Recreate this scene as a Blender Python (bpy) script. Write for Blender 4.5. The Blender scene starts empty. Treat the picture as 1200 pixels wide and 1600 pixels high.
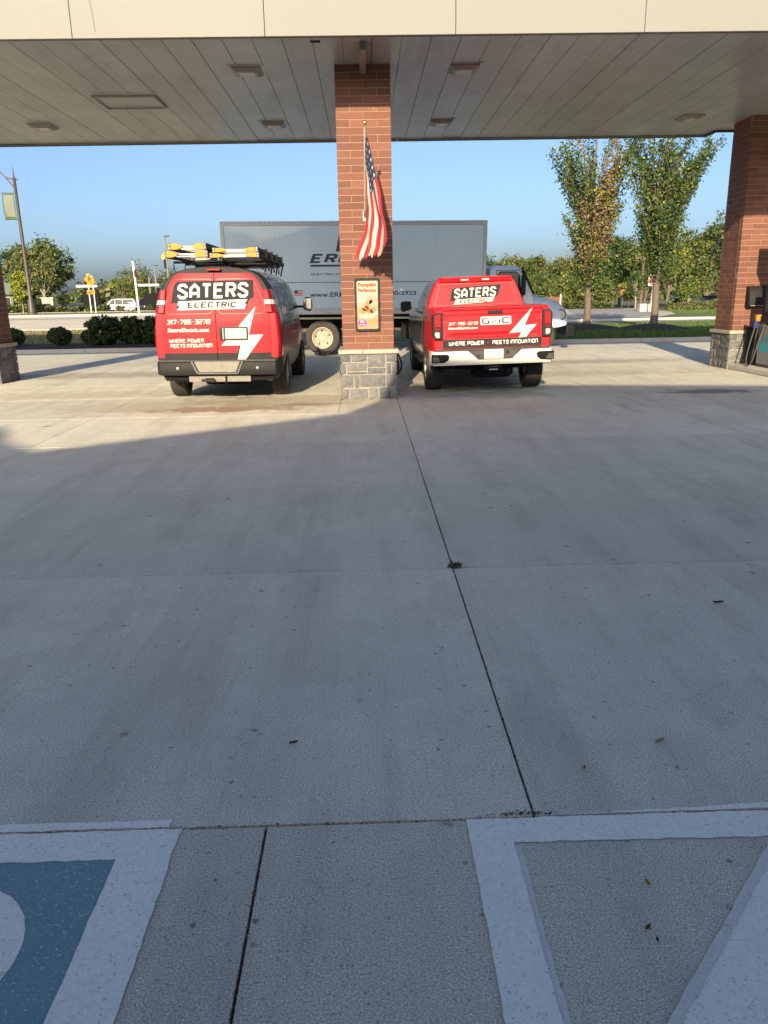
import bpy, bmesh, math, random
import numpy as np
from mathutils import Vector, Matrix
R=math.radians
S=bpy.context.scene; COL=S.collection
rnd=random.Random(7); rng=np.random.default_rng(7)

# ---------------------------------------------------------------- camera, sky, sun, exposure
cam=bpy.data.cameras.new('camera'); camo=bpy.data.objects.new('camera',cam); COL.objects.link(camo)
cam.sensor_fit='VERTICAL'; cam.sensor_height=24; cam.lens=24*1193.7/1600; cam.clip_end=3000; cam.clip_start=.05
PITCH,ROLL,YAW=.2752,-.01809,.02094
_F=Vector((math.sin(YAW)*math.cos(PITCH),math.cos(YAW)*math.cos(PITCH),-math.sin(PITCH)))
_R0=Vector((math.cos(YAW),-math.sin(YAW),0)); _U0=_R0.cross(_F)
_Rt=_R0*math.cos(ROLL)+_U0*math.sin(ROLL); _Up=_Rt.cross(_F)
camo.matrix_world=Matrix(((_Rt.x,_Up.x,-_F.x,0),(_Rt.y,_Up.y,-_F.y,0),(_Rt.z,_Up.z,-_F.z,1.6),(0,0,0,1)))
S.camera=camo
SUN_AZ=R(9.5); SUN_EL=R(18.8)          # light travels away from the camera and slightly to the right
w=bpy.data.worlds.new('World'); S.world=w; w.use_nodes=True
_n=w.node_tree.nodes; _bg=_n['Background']; _sky=_n.new('ShaderNodeTexSky')
_sky.sky_type='NISHITA'; _sky.sun_disc=False; _sky.sun_elevation=SUN_EL; _sky.sun_rotation=math.pi+SUN_AZ
_sky.air_density=.72; _sky.dust_density=3.4; _sky.ozone_density=2.7; _sky.altitude=200
w.node_tree.links.new(_sky.outputs[0],_bg.inputs[0]); _bg.inputs[1].default_value=.10
sl=bpy.data.lights.new('sun','SUN'); sl.energy=4.6; sl.angle=R(.53); sl.color=(1,.80,.54)
so=bpy.data.objects.new('sun',sl); COL.objects.link(so)
_d=Vector((math.sin(SUN_AZ)*math.cos(SUN_EL),math.cos(SUN_AZ)*math.cos(SUN_EL),-math.sin(SUN_EL)))
so.rotation_euler=_d.to_track_quat('-Z','Y').to_euler(); so.location=(-10,-40,30)
V=S.view_settings; V.view_transform='Standard'; V.look='None'; V.gamma=1; V.exposure=1.12
try: V.use_curve_mapping=False
except Exception: pass
S.cycles.max_bounces=6; S.cycles.use_denoising=True

# ---------------------------------------------------------------- helpers
def tag(o,label=None,cat=None,group=None,kind=None):
    if label: o['label']=label
    if cat: o['category']=cat
    if group: o['group']=group
    if kind: o['kind']=kind
    return o
def empty(name,loc=(0,0,0),rz=0,parent=None,rx=0,ry=0):
    o=bpy.data.objects.new(name,None); COL.objects.link(o); o.location=loc; o.rotation_euler=(rx,ry,rz); o.empty_display_size=.2
    if parent: o.parent=parent
    return o
def thing(name,label,cat,loc=(0,0,0),rz=0,group=None,rx=0,ry=0): return tag(empty(name,loc,rz,None,rx,ry),label,cat,group)
def inst(name,me,parent=None,loc=(0,0,0),rot=(0,0,0),scale=None):
    o=bpy.data.objects.new(name,me); COL.objects.link(o); o.location=loc; o.rotation_euler=rot
    if scale: o.scale=scale
    if parent: o.parent=parent
    return o
def copy_tree(o,parent=None):
    c=o.copy(); COL.objects.link(c)
    if parent: c.parent=parent
    for ch in list(o.children): copy_tree(ch,c)
    return c
class MB:
    def __init__(s): s.v=[]; s.f=[]; s.m=[]
    def add(s,vs,fs,m=0):
        b=len(s.v); s.v+= [tuple(v) for v in vs]
        for f in fs: s.f.append([b+i for i in f]); s.m.append(m)
    def box(s,x0,x1,y0,y1,z0,z1,m=0):
        s.add([(x,y,z) for z in (z0,z1) for y in (y0,y1) for x in (x0,x1)],[(0,2,3,1),(4,5,7,6),(0,1,5,4),(2,6,7,3),(0,4,6,2),(1,3,7,5)],m); return s
    def bar(s,a,b,w,h,m=0,up=(0,0,1)):
        a=Vector(a);b=Vector(b);d=(b-a).normalized();u=Vector(up)
        if abs(d.dot(u))>.95: u=Vector((0,1,0))
        x=d.cross(u).normalized();z=x.cross(d)
        vs=[p+x*sx*w/2+z*sz*h/2 for p in(a,b) for sz in(-1,1) for sx in(-1,1)]
        s.add(vs,[(0,2,3,1),(4,5,7,6),(0,1,5,4),(2,6,7,3),(0,4,6,2),(1,3,7,5)],m); return s
    def tube(s,path,r,n=8,m=0,cap=True):
        path=[Vector(p) for p in path]; k=len(path); rs=r if isinstance(r,(list,tuple)) else [r]*k
        rings=[]; pu=None
        for i,p in enumerate(path):
            d=(path[min(i+1,k-1)]-path[max(i-1,0)]).normalized()
            u=pu if pu is not None else (Vector((0,0,1)) if abs(d.z)<.9 else Vector((1,0,0)))
            x=d.cross(u)
            if x.length<1e-4: x=d.cross(Vector((0,1,0)))
            x.normalize(); u2=x.cross(d).normalized(); pu=u2
            rings.append([p+x*math.cos(a)*rs[i]+u2*math.sin(a)*rs[i] for a in [2*math.pi*j/n for j in range(n)]])
        s.loft(rings,m=m,cap=cap); return s
    def loft(s,rings,m=0,cap=True,mf=None):
        b=len(s.v); n=len(rings[0])
        for r in rings: s.v+=[tuple(p) for p in r]
        for i in range(len(rings)-1):
            for j in range(n):
                f=[b+i*n+j,b+i*n+(j+1)%n,b+(i+1)*n+(j+1)%n,b+(i+1)*n+j]
                s.f.append(f); c=sum((Vector(s.v[q]) for q in f),Vector())/4
                s.m.append(mf(c) if mf else m)
        if cap:
            for i,rev in((0,True),(len(rings)-1,False)):
                f=[b+i*n+j for j in range(n)]; s.f.append(f[::-1] if rev else f)
                c=sum((Vector(s.v[q]) for q in f),Vector())/n; s.m.append(mf(c) if mf else m)
        return s
    def lathe(s,prof,o=(0,0,0),axis='Z',n=24,m=0,mod=None):
        # prof: list of (radius, along-axis)
        o=Vector(o); rings=[]
        for i,(r,h) in enumerate(prof):
            ring=[]
            for j in range(n):
                a=2*math.pi*j/n; rr=r*(mod(i,j) if mod else 1); c,t=math.cos(a)*rr,math.sin(a)*rr
                ring.append(o+Vector((h,c,t) if axis=='X' else (c,h,t) if axis=='Y' else (c,t,h)))
            rings.append(ring)
        s.loft(rings,m=m,cap=True); return s
    def prism(s,poly,a,b,plane='XZ',m=0):
        n=len(poly)
        def P(p,t): return (p[0],t,p[1]) if plane=='XZ' else (t,p[0],p[1]) if plane=='YZ' else (p[0],p[1],t)
        s.add([P(p,a) for p in poly]+[P(p,b) for p in poly],[list(range(n))[::-1],[n+i for i in range(n)]]+[(i,(i+1)%n,n+(i+1)%n,n+i) for i in range(n)],m); return s
    def grid(s,fn,us,vs,m=0,mf=None):
        b=len(s.v); nu=len(us)
        for v in vs:
            for u in us: s.v.append(tuple(fn(u,v)))
        for j in range(len(vs)-1):
            for i in range(nu-1):
                s.f.append([b+j*nu+i,b+j*nu+i+1,b+(j+1)*nu+i+1,b+(j+1)*nu+i])
                s.m.append(mf((us[i]+us[i+1])/2,(vs[j]+vs[j+1])/2) if mf else m)
        return s
    def mesh(s,name,mats,smooth=None,bevel=0,recalc=True,seg=1):
        me=bpy.data.meshes.new(name); me.from_pydata(s.v,[],s.f)
        for mt in (mats if isinstance(mats,(list,tuple)) else [mats]): me.materials.append(mt)
        me.polygons.foreach_set('material_index',s.m)
        if recalc or bevel:
            bm=bmesh.new(); bm.from_mesh(me)
            if bevel:
                ed=[e for e in bm.edges if len(e.link_faces)==2 and e.calc_face_angle(0)>R(35)]
                bmesh.ops.bevel(bm,geom=ed,offset=bevel,segments=seg,affect='EDGES',profile=.5,clamp_overlap=True)
            if recalc: bmesh.ops.recalc_face_normals(bm,faces=bm.faces)
            bm.to_mesh(me); bm.free()
        if smooth:
            me.polygons.foreach_set('use_smooth',[True]*len(me.polygons)); me.set_sharp_from_angle(angle=R(smooth))
        me.update(); return me
    def build(s,name,mats,parent=None,**k):
        return inst(name,s.mesh(name,mats,**k),parent)
def boolcut(o,cutter_mb,mat):
    cm=cutter_mb.mesh('cut',mat); co=inst('cut',cm)
    md=o.modifiers.new('b','BOOLEAN'); md.object=co; md.operation='DIFFERENCE'; md.solver='EXACT'
    try: md.material_mode='TRANSFER'
    except Exception: pass
    dg=bpy.context.evaluated_depsgraph_get(); dg.update()
    me=bpy.data.meshes.new_from_object(o.evaluated_get(dg)); o.modifiers.clear(); o.data=me
    bpy.data.objects.remove(co)
def frange(a,b,n): return [a+(b-a)*i/(n-1) for i in range(n)]
def ss(a,b,x):
    t=min(1,max(0,(x-a)/(b-a))); return t*t*(3-2*t)
def interp(t,x):
    for (a,fa),(b,fb) in zip(t,t[1:]):
        if x<=b: return fa+(fb-fa)*max(0,(x-a))/(b-a) if b>a else fb
    return t[-1][1]

# ---------------------------------------------------------------- materials
def mat(name,col,rough=.6,metal=0,coat=0,nscale=0,namt=.15,bump=0,bscale=None,rand=0,island=0,spec=.5,emit=None,trans=0,alpha=None,hue=0):
    m=bpy.data.materials.new(name); m.use_nodes=True; nt=m.node_tree; N=nt.nodes; L=nt.links; b=N['Principled BSDF']
    b.inputs['Roughness'].default_value=rough; b.inputs['Metallic'].default_value=metal; b.inputs['Coat Weight'].default_value=coat; b.inputs['Coat Roughness'].default_value=.06
    b.inputs['Specular IOR Level'].default_value=spec
    c4=(*col,1); src=None
    rgb=N.new('ShaderNodeRGB'); rgb.outputs[0].default_value=c4; src=rgb.outputs[0]
    def mul(s,f,lo,hi):
        mr=N.new('ShaderNodeMapRange'); mr.inputs['To Min'].default_value=lo; mr.inputs['To Max'].default_value=hi; L.new(f,mr.inputs[0])
        h=N.new('ShaderNodeHueSaturation'); L.new(mr.outputs[0],h.inputs['Value']); L.new(s,h.inputs['Color']); return h
    geo=N.new('ShaderNodeNewGeometry')
    if nscale:
        t=N.new('ShaderNodeTexNoise'); t.inputs['Scale'].default_value=nscale; t.inputs['Detail'].default_value=6; t.inputs['Roughness'].default_value=.65; L.new(geo.outputs['Position'],t.inputs['Vector'])
        src=mul(src,t.outputs[0],1-namt*2,1+namt*2).outputs[0]
    if rand:
        oi=N.new('ShaderNodeObjectInfo'); h=mul(src,oi.outputs['Random'],1-rand,1+rand); src=h.outputs[0]
    if island:
        h=mul(src,geo.outputs['Random Per Island'],1-island,1+island); src=h.outputs[0]
        if hue:
            mr=N.new('ShaderNodeMapRange'); mr.inputs['To Min'].default_value=.5-hue; mr.inputs['To Max'].default_value=.5+hue
            ma=N.new('ShaderNodeMath'); ma.operation='MULTIPLY'; ma.inputs[1].default_value=7.31; L.new(geo.outputs['Random Per Island'],ma.inputs[0])
            fr=N.new('ShaderNodeMath'); fr.operation='FRACT'; L.new(ma.outputs[0],fr.inputs[0]); L.new(fr.outputs[0],mr.inputs[0]); L.new(mr.outputs[0],h.inputs['Hue'])
    L.new(src,b.inputs['Base Color'])
    if bump:
        t=N.new('ShaderNodeTexNoise'); t.inputs['Scale'].default_value=bscale or 60; t.inputs['Detail'].default_value=4; L.new(geo.outputs['Position'],t.inputs['Vector'])
        bp=N.new('ShaderNodeBump'); bp.inputs['Strength'].default_value=bump; bp.inputs['Distance'].default_value=.02; L.new(t.outputs[0],bp.inputs['Height']); L.new(bp.outputs[0],b.inputs['Normal'])
    if emit: b.inputs['Emission Color'].default_value=(*emit[:3],1); b.inputs['Emission Strength'].default_value=emit[3]
    if trans:
        tr=N.new('ShaderNodeBsdfTranslucent'); L.new(src,tr.inputs[0]); mx=N.new('ShaderNodeMixShader'); mx.inputs[0].default_value=trans
        L.new(b.outputs[0],mx.inputs[1]); L.new(tr.outputs[0],mx.inputs[2]); L.new(mx.outputs[0],N['Material Output'].inputs[0])
    return m
class NT:
    """small node-writing helper for the richer surfaces"""
    def __init__(s,name,rough=.8):
        s.m=bpy.data.materials.new(name); s.m.use_nodes=True; s.t=s.m.node_tree; s.N=s.t.nodes; s.b=s.N['Principled BSDF']; s.b.inputs['Roughness'].default_value=rough
        s.geo=s.N.new('ShaderNodeNewGeometry'); s.pos=s.geo.outputs['Position']
    def ln(s,a,b): s.t.links.new(a,b)
    def noise(s,scale,detail=5,rough=.6,vec=None,dist=0):
        n=s.N.new('ShaderNodeTexNoise'); n.inputs['Scale'].default_value=scale; n.inputs['Detail'].default_value=detail; n.inputs['Roughness'].default_value=rough; n.inputs['Distortion'].default_value=dist; s.ln(vec or s.pos,n.inputs['Vector']); return n.outputs[0]
    def voro(s,scale,out='Distance',vec=None):
        n=s.N.new('ShaderNodeTexVoronoi'); n.voronoi_dimensions='2D'; n.inputs['Scale'].default_value=scale; s.ln(vec or s.pos,n.inputs['Vector']); return n.outputs[out]
    def mapr(s,x,a,b,c=0,d=1):
        n=s.N.new('ShaderNodeMapRange'); n.clamp=True
        for i,v in zip((1,2,3,4),(a,b,c,d)): n.inputs[i].default_value=v
        s.ln(x,n.inputs[0]); return n.outputs[0]
    def math(s,op,a,b=None):
        n=s.N.new('ShaderNodeMath'); n.operation=op
        for i,v in enumerate((a,b)):
            if v is None: continue
            if isinstance(v,(int,float)): n.inputs[i].default_value=v
            else: s.ln(v,n.inputs[i])
        return n.outputs[0]
    def mix(s,f,a,b,mode='MIX'):
        n=s.N.new('ShaderNodeMix'); n.data_type='RGBA'; n.blend_type=mode
        for i,v in ((0,f),(6,a),(7,b)):
            if isinstance(v,(int,float)): n.inputs[i].default_value=v
            elif isinstance(v,tuple): n.inputs[i].default_value=(*v,1)
            else: s.ln(v,n.inputs[i])
        return n.outputs[2]
    def scalev(s,v):
        n=s.N.new('ShaderNodeVectorMath'); n.operation='MULTIPLY'; n.inputs[1].default_value=v; s.ln(s.pos,n.inputs[0]); return n.outputs[0]
    def offs(s,v,sc=(1,1,1)):
        n=s.N.new('ShaderNodeVectorMath'); n.operation='SUBTRACT'; n.inputs[1].default_value=v; s.ln(s.pos,n.inputs[0])
        k=s.N.new('ShaderNodeVectorMath'); k.operation='MULTIPLY'; k.inputs[1].default_value=sc; s.ln(n.outputs[0],k.inputs[0])
        l=s.N.new('ShaderNodeVectorMath'); l.operation='LENGTH'; s.ln(k.outputs[0],l.inputs[0]); return l.outputs[1]
    def rand(s): return s.N.new('ShaderNodeObjectInfo').outputs['Random']
    def bump(s,h,st,dist=.01):
        n=s.N.new('ShaderNodeBump'); n.inputs['Strength'].default_value=st; n.inputs['Distance'].default_value=dist; s.ln(h,n.inputs['Height']); s.ln(n.outputs[0],s.b.inputs['Normal'])
    def col(s,c): s.ln(c,s.b.inputs['Base Color']); return s.m
def concrete_base(k,base=(.70,.685,.56)):
    big=k.noise(.35,4); mid=k.noise(2.2,5,.65); fine=k.noise(170,3,.75); 
    c=k.mix(k.mapr(big,.3,.7),tuple(x*.86 for x in base),tuple(x*1.08 for x in base))
    c=k.mix(k.mapr(mid,.35,.7,0,.55),c,tuple(x*.76 for x in base)); c=k.mix(k.mapr(k.noise(7.5,5,.7),.52,.72,0,.42),c,tuple(x*.70 for x in base))
    trk=k.noise(1.0,4,.55,k.scalev((2.4,.10,1))); c=k.mix(k.mapr(trk,.50,.66,0,.20),c,(.27,.255,.22)); trk2=k.noise(9,3,.6,k.scalev((3,.12,1))); c=k.mix(k.mapr(trk2,.55,.75,0,.16),c,(.22,.21,.19)); streak=k.noise(1.2,5,.65,k.scalev((2.6,.5,1))); c=k.mix(k.mapr(streak,.50,.72,0,.34),c,(.27,.235,.19))
    grain=k.mapr(fine,.30,.72,.38,1.52); h=k.N.new('ShaderNodeHueSaturation'); k.ln(grain,h.inputs['Value']); k.ln(c,h.inputs['Color']); c=h.outputs[0]
    agg=k.noise(330,2,.6); c=k.mix(k.mapr(agg,.55,.64,0,.8),c,(.17,.155,.14)); c=k.mix(k.mapr(agg,.42,.32,0,.5),c,(.72,.70,.65))
    pore=k.voro(38); c=k.mix(k.math('MULTIPLY',k.mapr(k.math('ADD',pore,k.math('MULTIPLY',k.noise(150,2),.3)),.32,.2,0,.55),k.mapr(k.voro(38,'Color'),.68,.75)),c,(.09,.085,.08)); sp=k.mapr(k.noise(26,2,.5),.68,.75,0,.6); c=k.mix(sp,c,(.12,.11,.10))
    # dropped gum and drip marks
    vd=k.voro(1.9); sel=k.mapr(k.voro(1.9,'Color'),.66,.70); spot=k.math('MULTIPLY',k.mapr(k.math('ADD',vd,k.math('MULTIPLY',k.noise(26,4,.75),.16)),.125,.085,0,.7),sel); c=k.mix(spot,c,(.06,.052,.048)); v2=k.voro(6.5); s2=k.math('MULTIPLY',k.mapr(k.math('ADD',v2,k.math('MULTIPLY',k.noise(40,2),.12)),.13,.09,0,.7),k.mapr(k.voro(6.5,'Color'),.78,.82)); c=k.mix(s2,c,(.08,.07,.065));
    return c,fine,agg
k=NT('concrete',.86); c,fine,agg=concrete_base(k)
tint=k.mapr(k.rand(),0,1,.90,1.07); h=k.N.new('ShaderNodeHueSaturation'); k.ln(tint,h.inputs['Value']); k.ln(c,h.inputs['Color']); c=h.outputs[0]
# oily patches where engines stand, a spill trail behind the van, pale patches
nz=k.noise(3.2,5,.65)
for (x,y,sx,sy,a,cl) in ((-2.2,11.6,.8,2.8,.8,(.17,.115,.06)),(-.95,11.9,2.0,4.2,.75,(.16,.115,.065)),(-3.1,12.0,.5,1.2,.45,(.33,.25,.15)),(-1.2,12.3,.6,1.0,.5,(.30,.23,.13)),(-5.2,13.8,.45,1.6,.4,(.34,.27,.18)),(3.8,15.8,.3,1.3,.45,(.33,.26,.17)),(.9,13.2,.8,1.1,.4,(.2,.17,.13)),(-2.4,14.9,.8,.5,.5,(.12,.10,.08)),(2.1,15.2,.8,.45,.5,(.12,.10,.08)),(5.6,12.5,1.1,3.2,.7,(.07,.065,.06)),(2.0,12.6,.9,1.6,.32,(.25,.19,.17)),(6.0,13.3,.5,2.2,-.6,(.55,.53,.48)),(-3.75,11.35,3.5,9,.55,(.62,.62,.64)),(-6,17.5,.3,1.2,.5,(.16,.13,.10)),(5.2,18.6,.35,1.6,.45,(.16,.13,.10))):
    d=k.math('ADD',k.offs((x,y,0),(sx,sy,0)),k.math('MULTIPLY',k.math('SUBTRACT',nz,.5),2.2)); c=k.mix(k.mapr(d,1.05,.55,0,abs(a)),c,cl)
M={}
M['concrete']=k.col(c); k.bump(k.math('ADD',fine,agg),.22,.0025)
def paint_mat(name,pc,wear,lo=.6):
    k=NT(name,.8); c,fine,agg=concrete_base(k)
    wv=k.noise(7,6,.7); pit=k.noise(110,3,.65); n=k.noise(1.1,3)
    mask=k.math('MULTIPLY',k.mapr(k.math('ADD',wv,k.math('MULTIPLY',n,.6)),wear,wear+.16),k.mapr(pit,.34,.41))
    dirt=k.mix(k.mapr(k.noise(5,5,.7),.3,.75,0,.45),pc,tuple(x*lo for x in pc)); dirt=k.mix(k.mapr(k.noise(45,3,.7),.3,.7,.0,.3),dirt,tuple(x*.62 for x in pc))
    m=k.col(k.mix(mask,c,dirt)); k.bump(k.math('ADD',pit,fine),.4,.004); return m
M['white_paint']=paint_mat('worn_white_paint',(.86,.87,.81),.44,.84)
M['old_paint']=paint_mat('older_white_paint',(.72,.73,.68),.58)
M['blue_paint']=paint_mat('worn_blue_paint',(.17,.315,.36),.48,.88)
M['joint']=mat('joint_filler',(.028,.024,.02),.95,nscale=30,namt=.2)
k=NT('asphalt',.9); M['asphalt']=k.col(k.mix(k.mapr(k.noise(.6,5),.3,.7),(.22,.215,.21),(.29,.28,.27)))
M['tar']=mat('tar_joint',(.16,.12,.09),.9)
M['pale_road']=mat('pale_road',(.48,.44,.37),.9,nscale=.8,namt=.12)
M['kerb']=mat('kerb_concrete',(.40,.38,.34),.85,nscale=3,namt=.12)
k=NT('lawn',1); g=k.mix(k.mapr(k.noise(.5,5,.6),.32,.68),(.07,.12,.025),(.14,.17,.05)); g=k.mix(k.mapr(k.noise(14,4,.7),.3,.75,0,.55),g,(.04,.075,.018)); M['lawn']=k.col(g); k.bump(k.noise(25,4),.9,.08)
k=NT('dry_lawn',1); g=k.mix(k.mapr(k.noise(.7,5,.6,k.scalev((.5,1.6,1))),.35,.62),(.15,.145,.06),(.27,.235,.12)); g=k.mix(k.mapr(k.noise(14,4,.7),.3,.75,0,.5),g,(.10,.095,.04)); M['dry_lawn']=k.col(g); k.bump(k.noise(25,4),.9,.08)
k=NT('wood_floor',1); M['wood_floor']=k.col(k.mix(k.mapr(k.noise(.4,5),.3,.7),(.05,.07,.02),(.10,.10,.045)))
M['mulch']=mat('mulch',(.028,.021,.017),1,nscale=18,namt=.3,bump=1,bscale=30)
# masonry
def brick_mat(name,base):
    k=NT(name,.82); c=k.mix(k.mapr(k.rand(),0,1),tuple(x*.70 for x in base),(base[0]*1.22,base[1]*1.25,base[2]*1.22))
    c=k.mix(k.mapr(k.noise(16,5,.7),.35,.7,0,.55),c,tuple(x*.72 for x in base)); c=k.mix(k.mapr(k.noise(120,2,.6),.62,.72,0,.4),c,(base[0]*1.5,base[1]*1.6,base[2]*1.6))
    c=k.mix(k.mapr(k.noise(3.1,4,.7),.66,.74,0,.5),c,(.40,.30,.24))
    m=k.col(c); k.bump(k.noise(90,4,.7),.35,.004); return m
M['brick']=brick_mat('brick',(.150,.062,.041))
M['mortar']=mat('mortar',(.29,.165,.12),.95,nscale=40,namt=.1)
k=NT('grey_stone',.85); c=k.mix(k.mapr(k.rand(),0,1),(.085,.09,.10),(.21,.205,.19)); c=k.mix(k.mapr(k.noise(14,6,.7,dist=.6),.35,.68,0,.7),c,(.06,.065,.075)); c=k.mix(k.mapr(k.noise(60,3,.7),.58,.7,0,.5),c,(.42,.40,.36)); M['stone']=k.col(c); k.bump(k.noise(22,6,.7),.9,.02)
M['stone_mortar']=mat('stone_mortar',(.26,.245,.21),.95,nscale=30,namt=.1)
M['cap']=mat('cap_stone',(.33,.30,.24),.85,nscale=8,namt=.12,bump=.3)
# canopy
k=NT('soffit_paint',.30); c=k.mix(k.mapr(k.noise(.8,4,.6),.3,.7),(.31,.32,.325),(.41,.42,.43)); c=k.mix(k.mapr(k.noise(3,5,.7,k.scalev((1,.3,1))),.50,.72,0,.55),c,(.20,.19,.175)); h=k.N.new('ShaderNodeHueSaturation'); k.ln(k.mapr(k.rand(),0,1,.93,1.05),h.inputs['Value']); k.ln(c,h.inputs['Color']); M['soffit']=k.col(h.outputs[0]); k.b.inputs['Metallic'].default_value=.15; k.bump(k.noise(2.2,2,.5,k.scalev((1.6,.25,1))),.25,.03)
k=NT('fascia_paint',.6); c=k.mix(k.mapr(k.noise(.5,3),.3,.7),(.197,.203,.19),(.208,.213,.20)); c=k.mix(k.mapr(k.noise(2.5,5,.7,k.scalev((4,1,.3))),.6,.8,0,.18),c,(.19,.17,.14)); M['fascia']=k.col(c); k.b.inputs['Specular IOR Level'].default_value=.15
M['dark_trim']=mat('dark_trim',(.055,.052,.048),.65,nscale=3,namt=.2,spec=.25)
M['grey_metal']=mat('grey_metal',(.22,.215,.20),.45,.4,nscale=5,namt=.12)
M['lens']=mat('lamp_lens',(.42,.41,.38),.25)
M['black']=mat('black_plastic',(.016,.016,.017),.62,spec=.22)
M['matte_black']=mat('matte_black',(.010,.010,.011),.9,spec=.15)
M['rubber']=mat('rubber',(.022,.021,.02),.8,nscale=20,namt=.2)
M['tyre']=mat('tyre_rubber',(.035,.032,.028),.85,nscale=14,namt=.25)
M['steel']=mat('steel',(.34,.33,.31),.5,.6,nscale=8,namt=.1)
M['chrome']=mat('chrome',(.55,.55,.55),.2,1)
M['alu']=mat('aluminium',(.46,.46,.45),.5,.5,nscale=10,namt=.08)
M['dirty_rim']=mat('dusty_white_rim',(.36,.32,.25),.6,nscale=9,namt=.2)
M['red']=mat('red_wrap',(.50,.010,.018),.5,coat=0,nscale=1.5,namt=.03,spec=.2)
M['darkred']=mat('dark_red_wrap',(.34,.012,.02),.4,coat=.25)
M['gun']=mat('graphite_wrap',(.04,.04,.044),.25,coat=.6)
M['rocker']=mat('dusty_grey_wrap',(.16,.15,.135),.5,coat=.2,nscale=4,namt=.2)
M['vanblack']=mat('black_wrap',(.018,.018,.019),.6,coat=0,spec=.2)
M['cream']=mat('cream_print',(.60,.57,.48),.6,spec=.2)
M['ink']=mat('dark_print',(.022,.025,.03),.7,spec=.12)
M['white']=mat('white_gloss',(.56,.55,.51),.5,coat=.1,nscale=3,namt=.05,spec=.25)
M['taillred']=mat('red_lens',(.20,.004,.008),.25,coat=.4)
M['brightred']=mat('bright_red_lens',(.34,.008,.014),.25,coat=.4)
M['clearlens']=mat('clear_lens',(.46,.43,.41),.3,coat=.3)
M['glass']=mat('dark_glass',(.012,.014,.016),.08,spec=.4)
M['plate']=mat('plate_white',(.48,.50,.49),.6,spec=.2)
M['plate_ink']=mat('plate_ink',(.05,.10,.14),.5)
M['silver']=mat('silver_print',(.30,.30,.31),.35,.3)
M['yellow']=mat('yellow_plastic',(.46,.19,.006),.6,nscale=8,namt=.12)
M['purple_rail']=mat('fibreglass_rail',(.075,.055,.06),.7,nscale=6,namt=.15)
k=NT('grey_blue_panel',.32); c=k.mix(k.mapr(k.noise(.7,5,.6),.3,.7),(.38,.50,.60),(.43,.56,.66)); c=k.mix(k.mapr(k.noise(3,5,.7,k.scalev((2,1,.12))),.55,.8,0,.3),c,(.30,.36,.40)); M['truck_box']=k.col(c); k.b.inputs['Coat Weight'].default_value=.25; k.bump(k.noise(1.6,2,.5,k.scalev((1,1,.2))),.5,.05)
M['truck_cab']=mat('grey_blue_paint',(.50,.60,.70),.35,coat=.3)
M['navy']=mat('navy_print',(.012,.022,.055),.45)
M['bark']=mat('bark',(.12,.095,.075),.95,nscale=12,namt=.3,bump=.8,bscale=25)
M['pale_bark']=mat('pale_bark',(.24,.21,.17),.95,nscale=8,namt=.25)
def leafm(name,col,isl=.45,hue=.035,tr=.25): return mat(name,col,.55,island=isl,hue=hue,trans=tr,spec=.3)
M['leaf']=leafm('green_leaves',(.075,.115,.028)); M['leaf_dark']=leafm('dark_green_leaves',(.04,.07,.022)); M['leaf_yel']=leafm('yellow_green_leaves',(.22,.25,.03)); M['leaf_org']=leafm('rusty_leaves',(.20,.135,.085),.4,.02)
M['leaf_olive']=leafm('olive_leaves',(.14,.15,.045)); M['leaf_shrub']=leafm('shrub_leaves',(.03,.05,.016),.5); M['leaf_grey']=leafm('grey_green_leaves',(.11,.13,.055))
M['sign_yel']=mat('yellow_sign',(.50,.19,.008),.6,spec=.2); M['sign_red']=mat('sign_red',(.45,.012,.03),.45); M['sign_white']=mat('sign_white',(.50,.50,.49),.6,spec=.2)
M['post_white']=mat('white_post',(.46,.45,.42),.6,spec=.2); M['lamp_black']=mat('dark_lamp_paint',(.055,.045,.04),.5)
M['teal']=mat('teal_print',(.02,.30,.36),.4); M['blue']=mat('blue_plastic',(.02,.035,.19),.4); M['pumpgrey']=mat('pump_grey',(.20,.205,.21),.4,.2,nscale=3,namt=.06)
M['banner']=mat('banner_white',(.15,.18,.15),.7,trans=.2); M['banner_green']=mat('banner_green',(.05,.09,.025),.7,trans=.2)
M['carwhite']=mat('white_car_paint',(.48,.47,.45),.45,coat=.1); M['carblue']=mat('navy_car_paint',(.012,.022,.05),.5,coat=.15,spec=.25); M['cardark']=mat('black_car_paint',(.012,.013,.016),.5,coat=.15,spec=.25)
# ---------------------------------------------------------------- terrain and paving
def hz(x,y): return .78*(1-ss(-13,6,x))*ss(29,42,y)*(1-1.0*ss(56,76,y))
def setting(o): return tag(o,kind='structure')
def strip(name,y0,y1,x0,x1,z,m,nx=40,ny=8,jit=0):
    b=MB(); f0=y0 if callable(y0) else (lambda x:y0); f1=y1 if callable(y1) else (lambda x:y1)
    def fn(x,t):
        y=f0(x)+(f1(x)-f0(x))*t; return (x,y,hz(x,y)+z)
    b.grid(fn,frange(x0,x1,nx),frange(0,1,ny)); b.grid(lambda x,t:(x,f0(x),hz(x,f0(x))+z-.3*t),frange(x0,x1,nx),[0,1]); return b.build(name,m,recalc=False,smooth=60)
b=MB(); xs=[-600,-300,-150,-80]+frange(-60,60,41)+[80,150,300,600]; ys=[-60,-20,24.6,26]+frange(28,100,37)+[130,200,400,900]
b.grid(lambda x,y:(x,y,hz(x,y)-.06 if y>26 else -.09),xs,ys); setting(b.build('ground',M['wood_floor'],recalc=False,smooth=60))
fc=setting(MB().box(-42,42,-7.4,25.0,-.085,-.022).build('forecourt',M['joint']))
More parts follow.
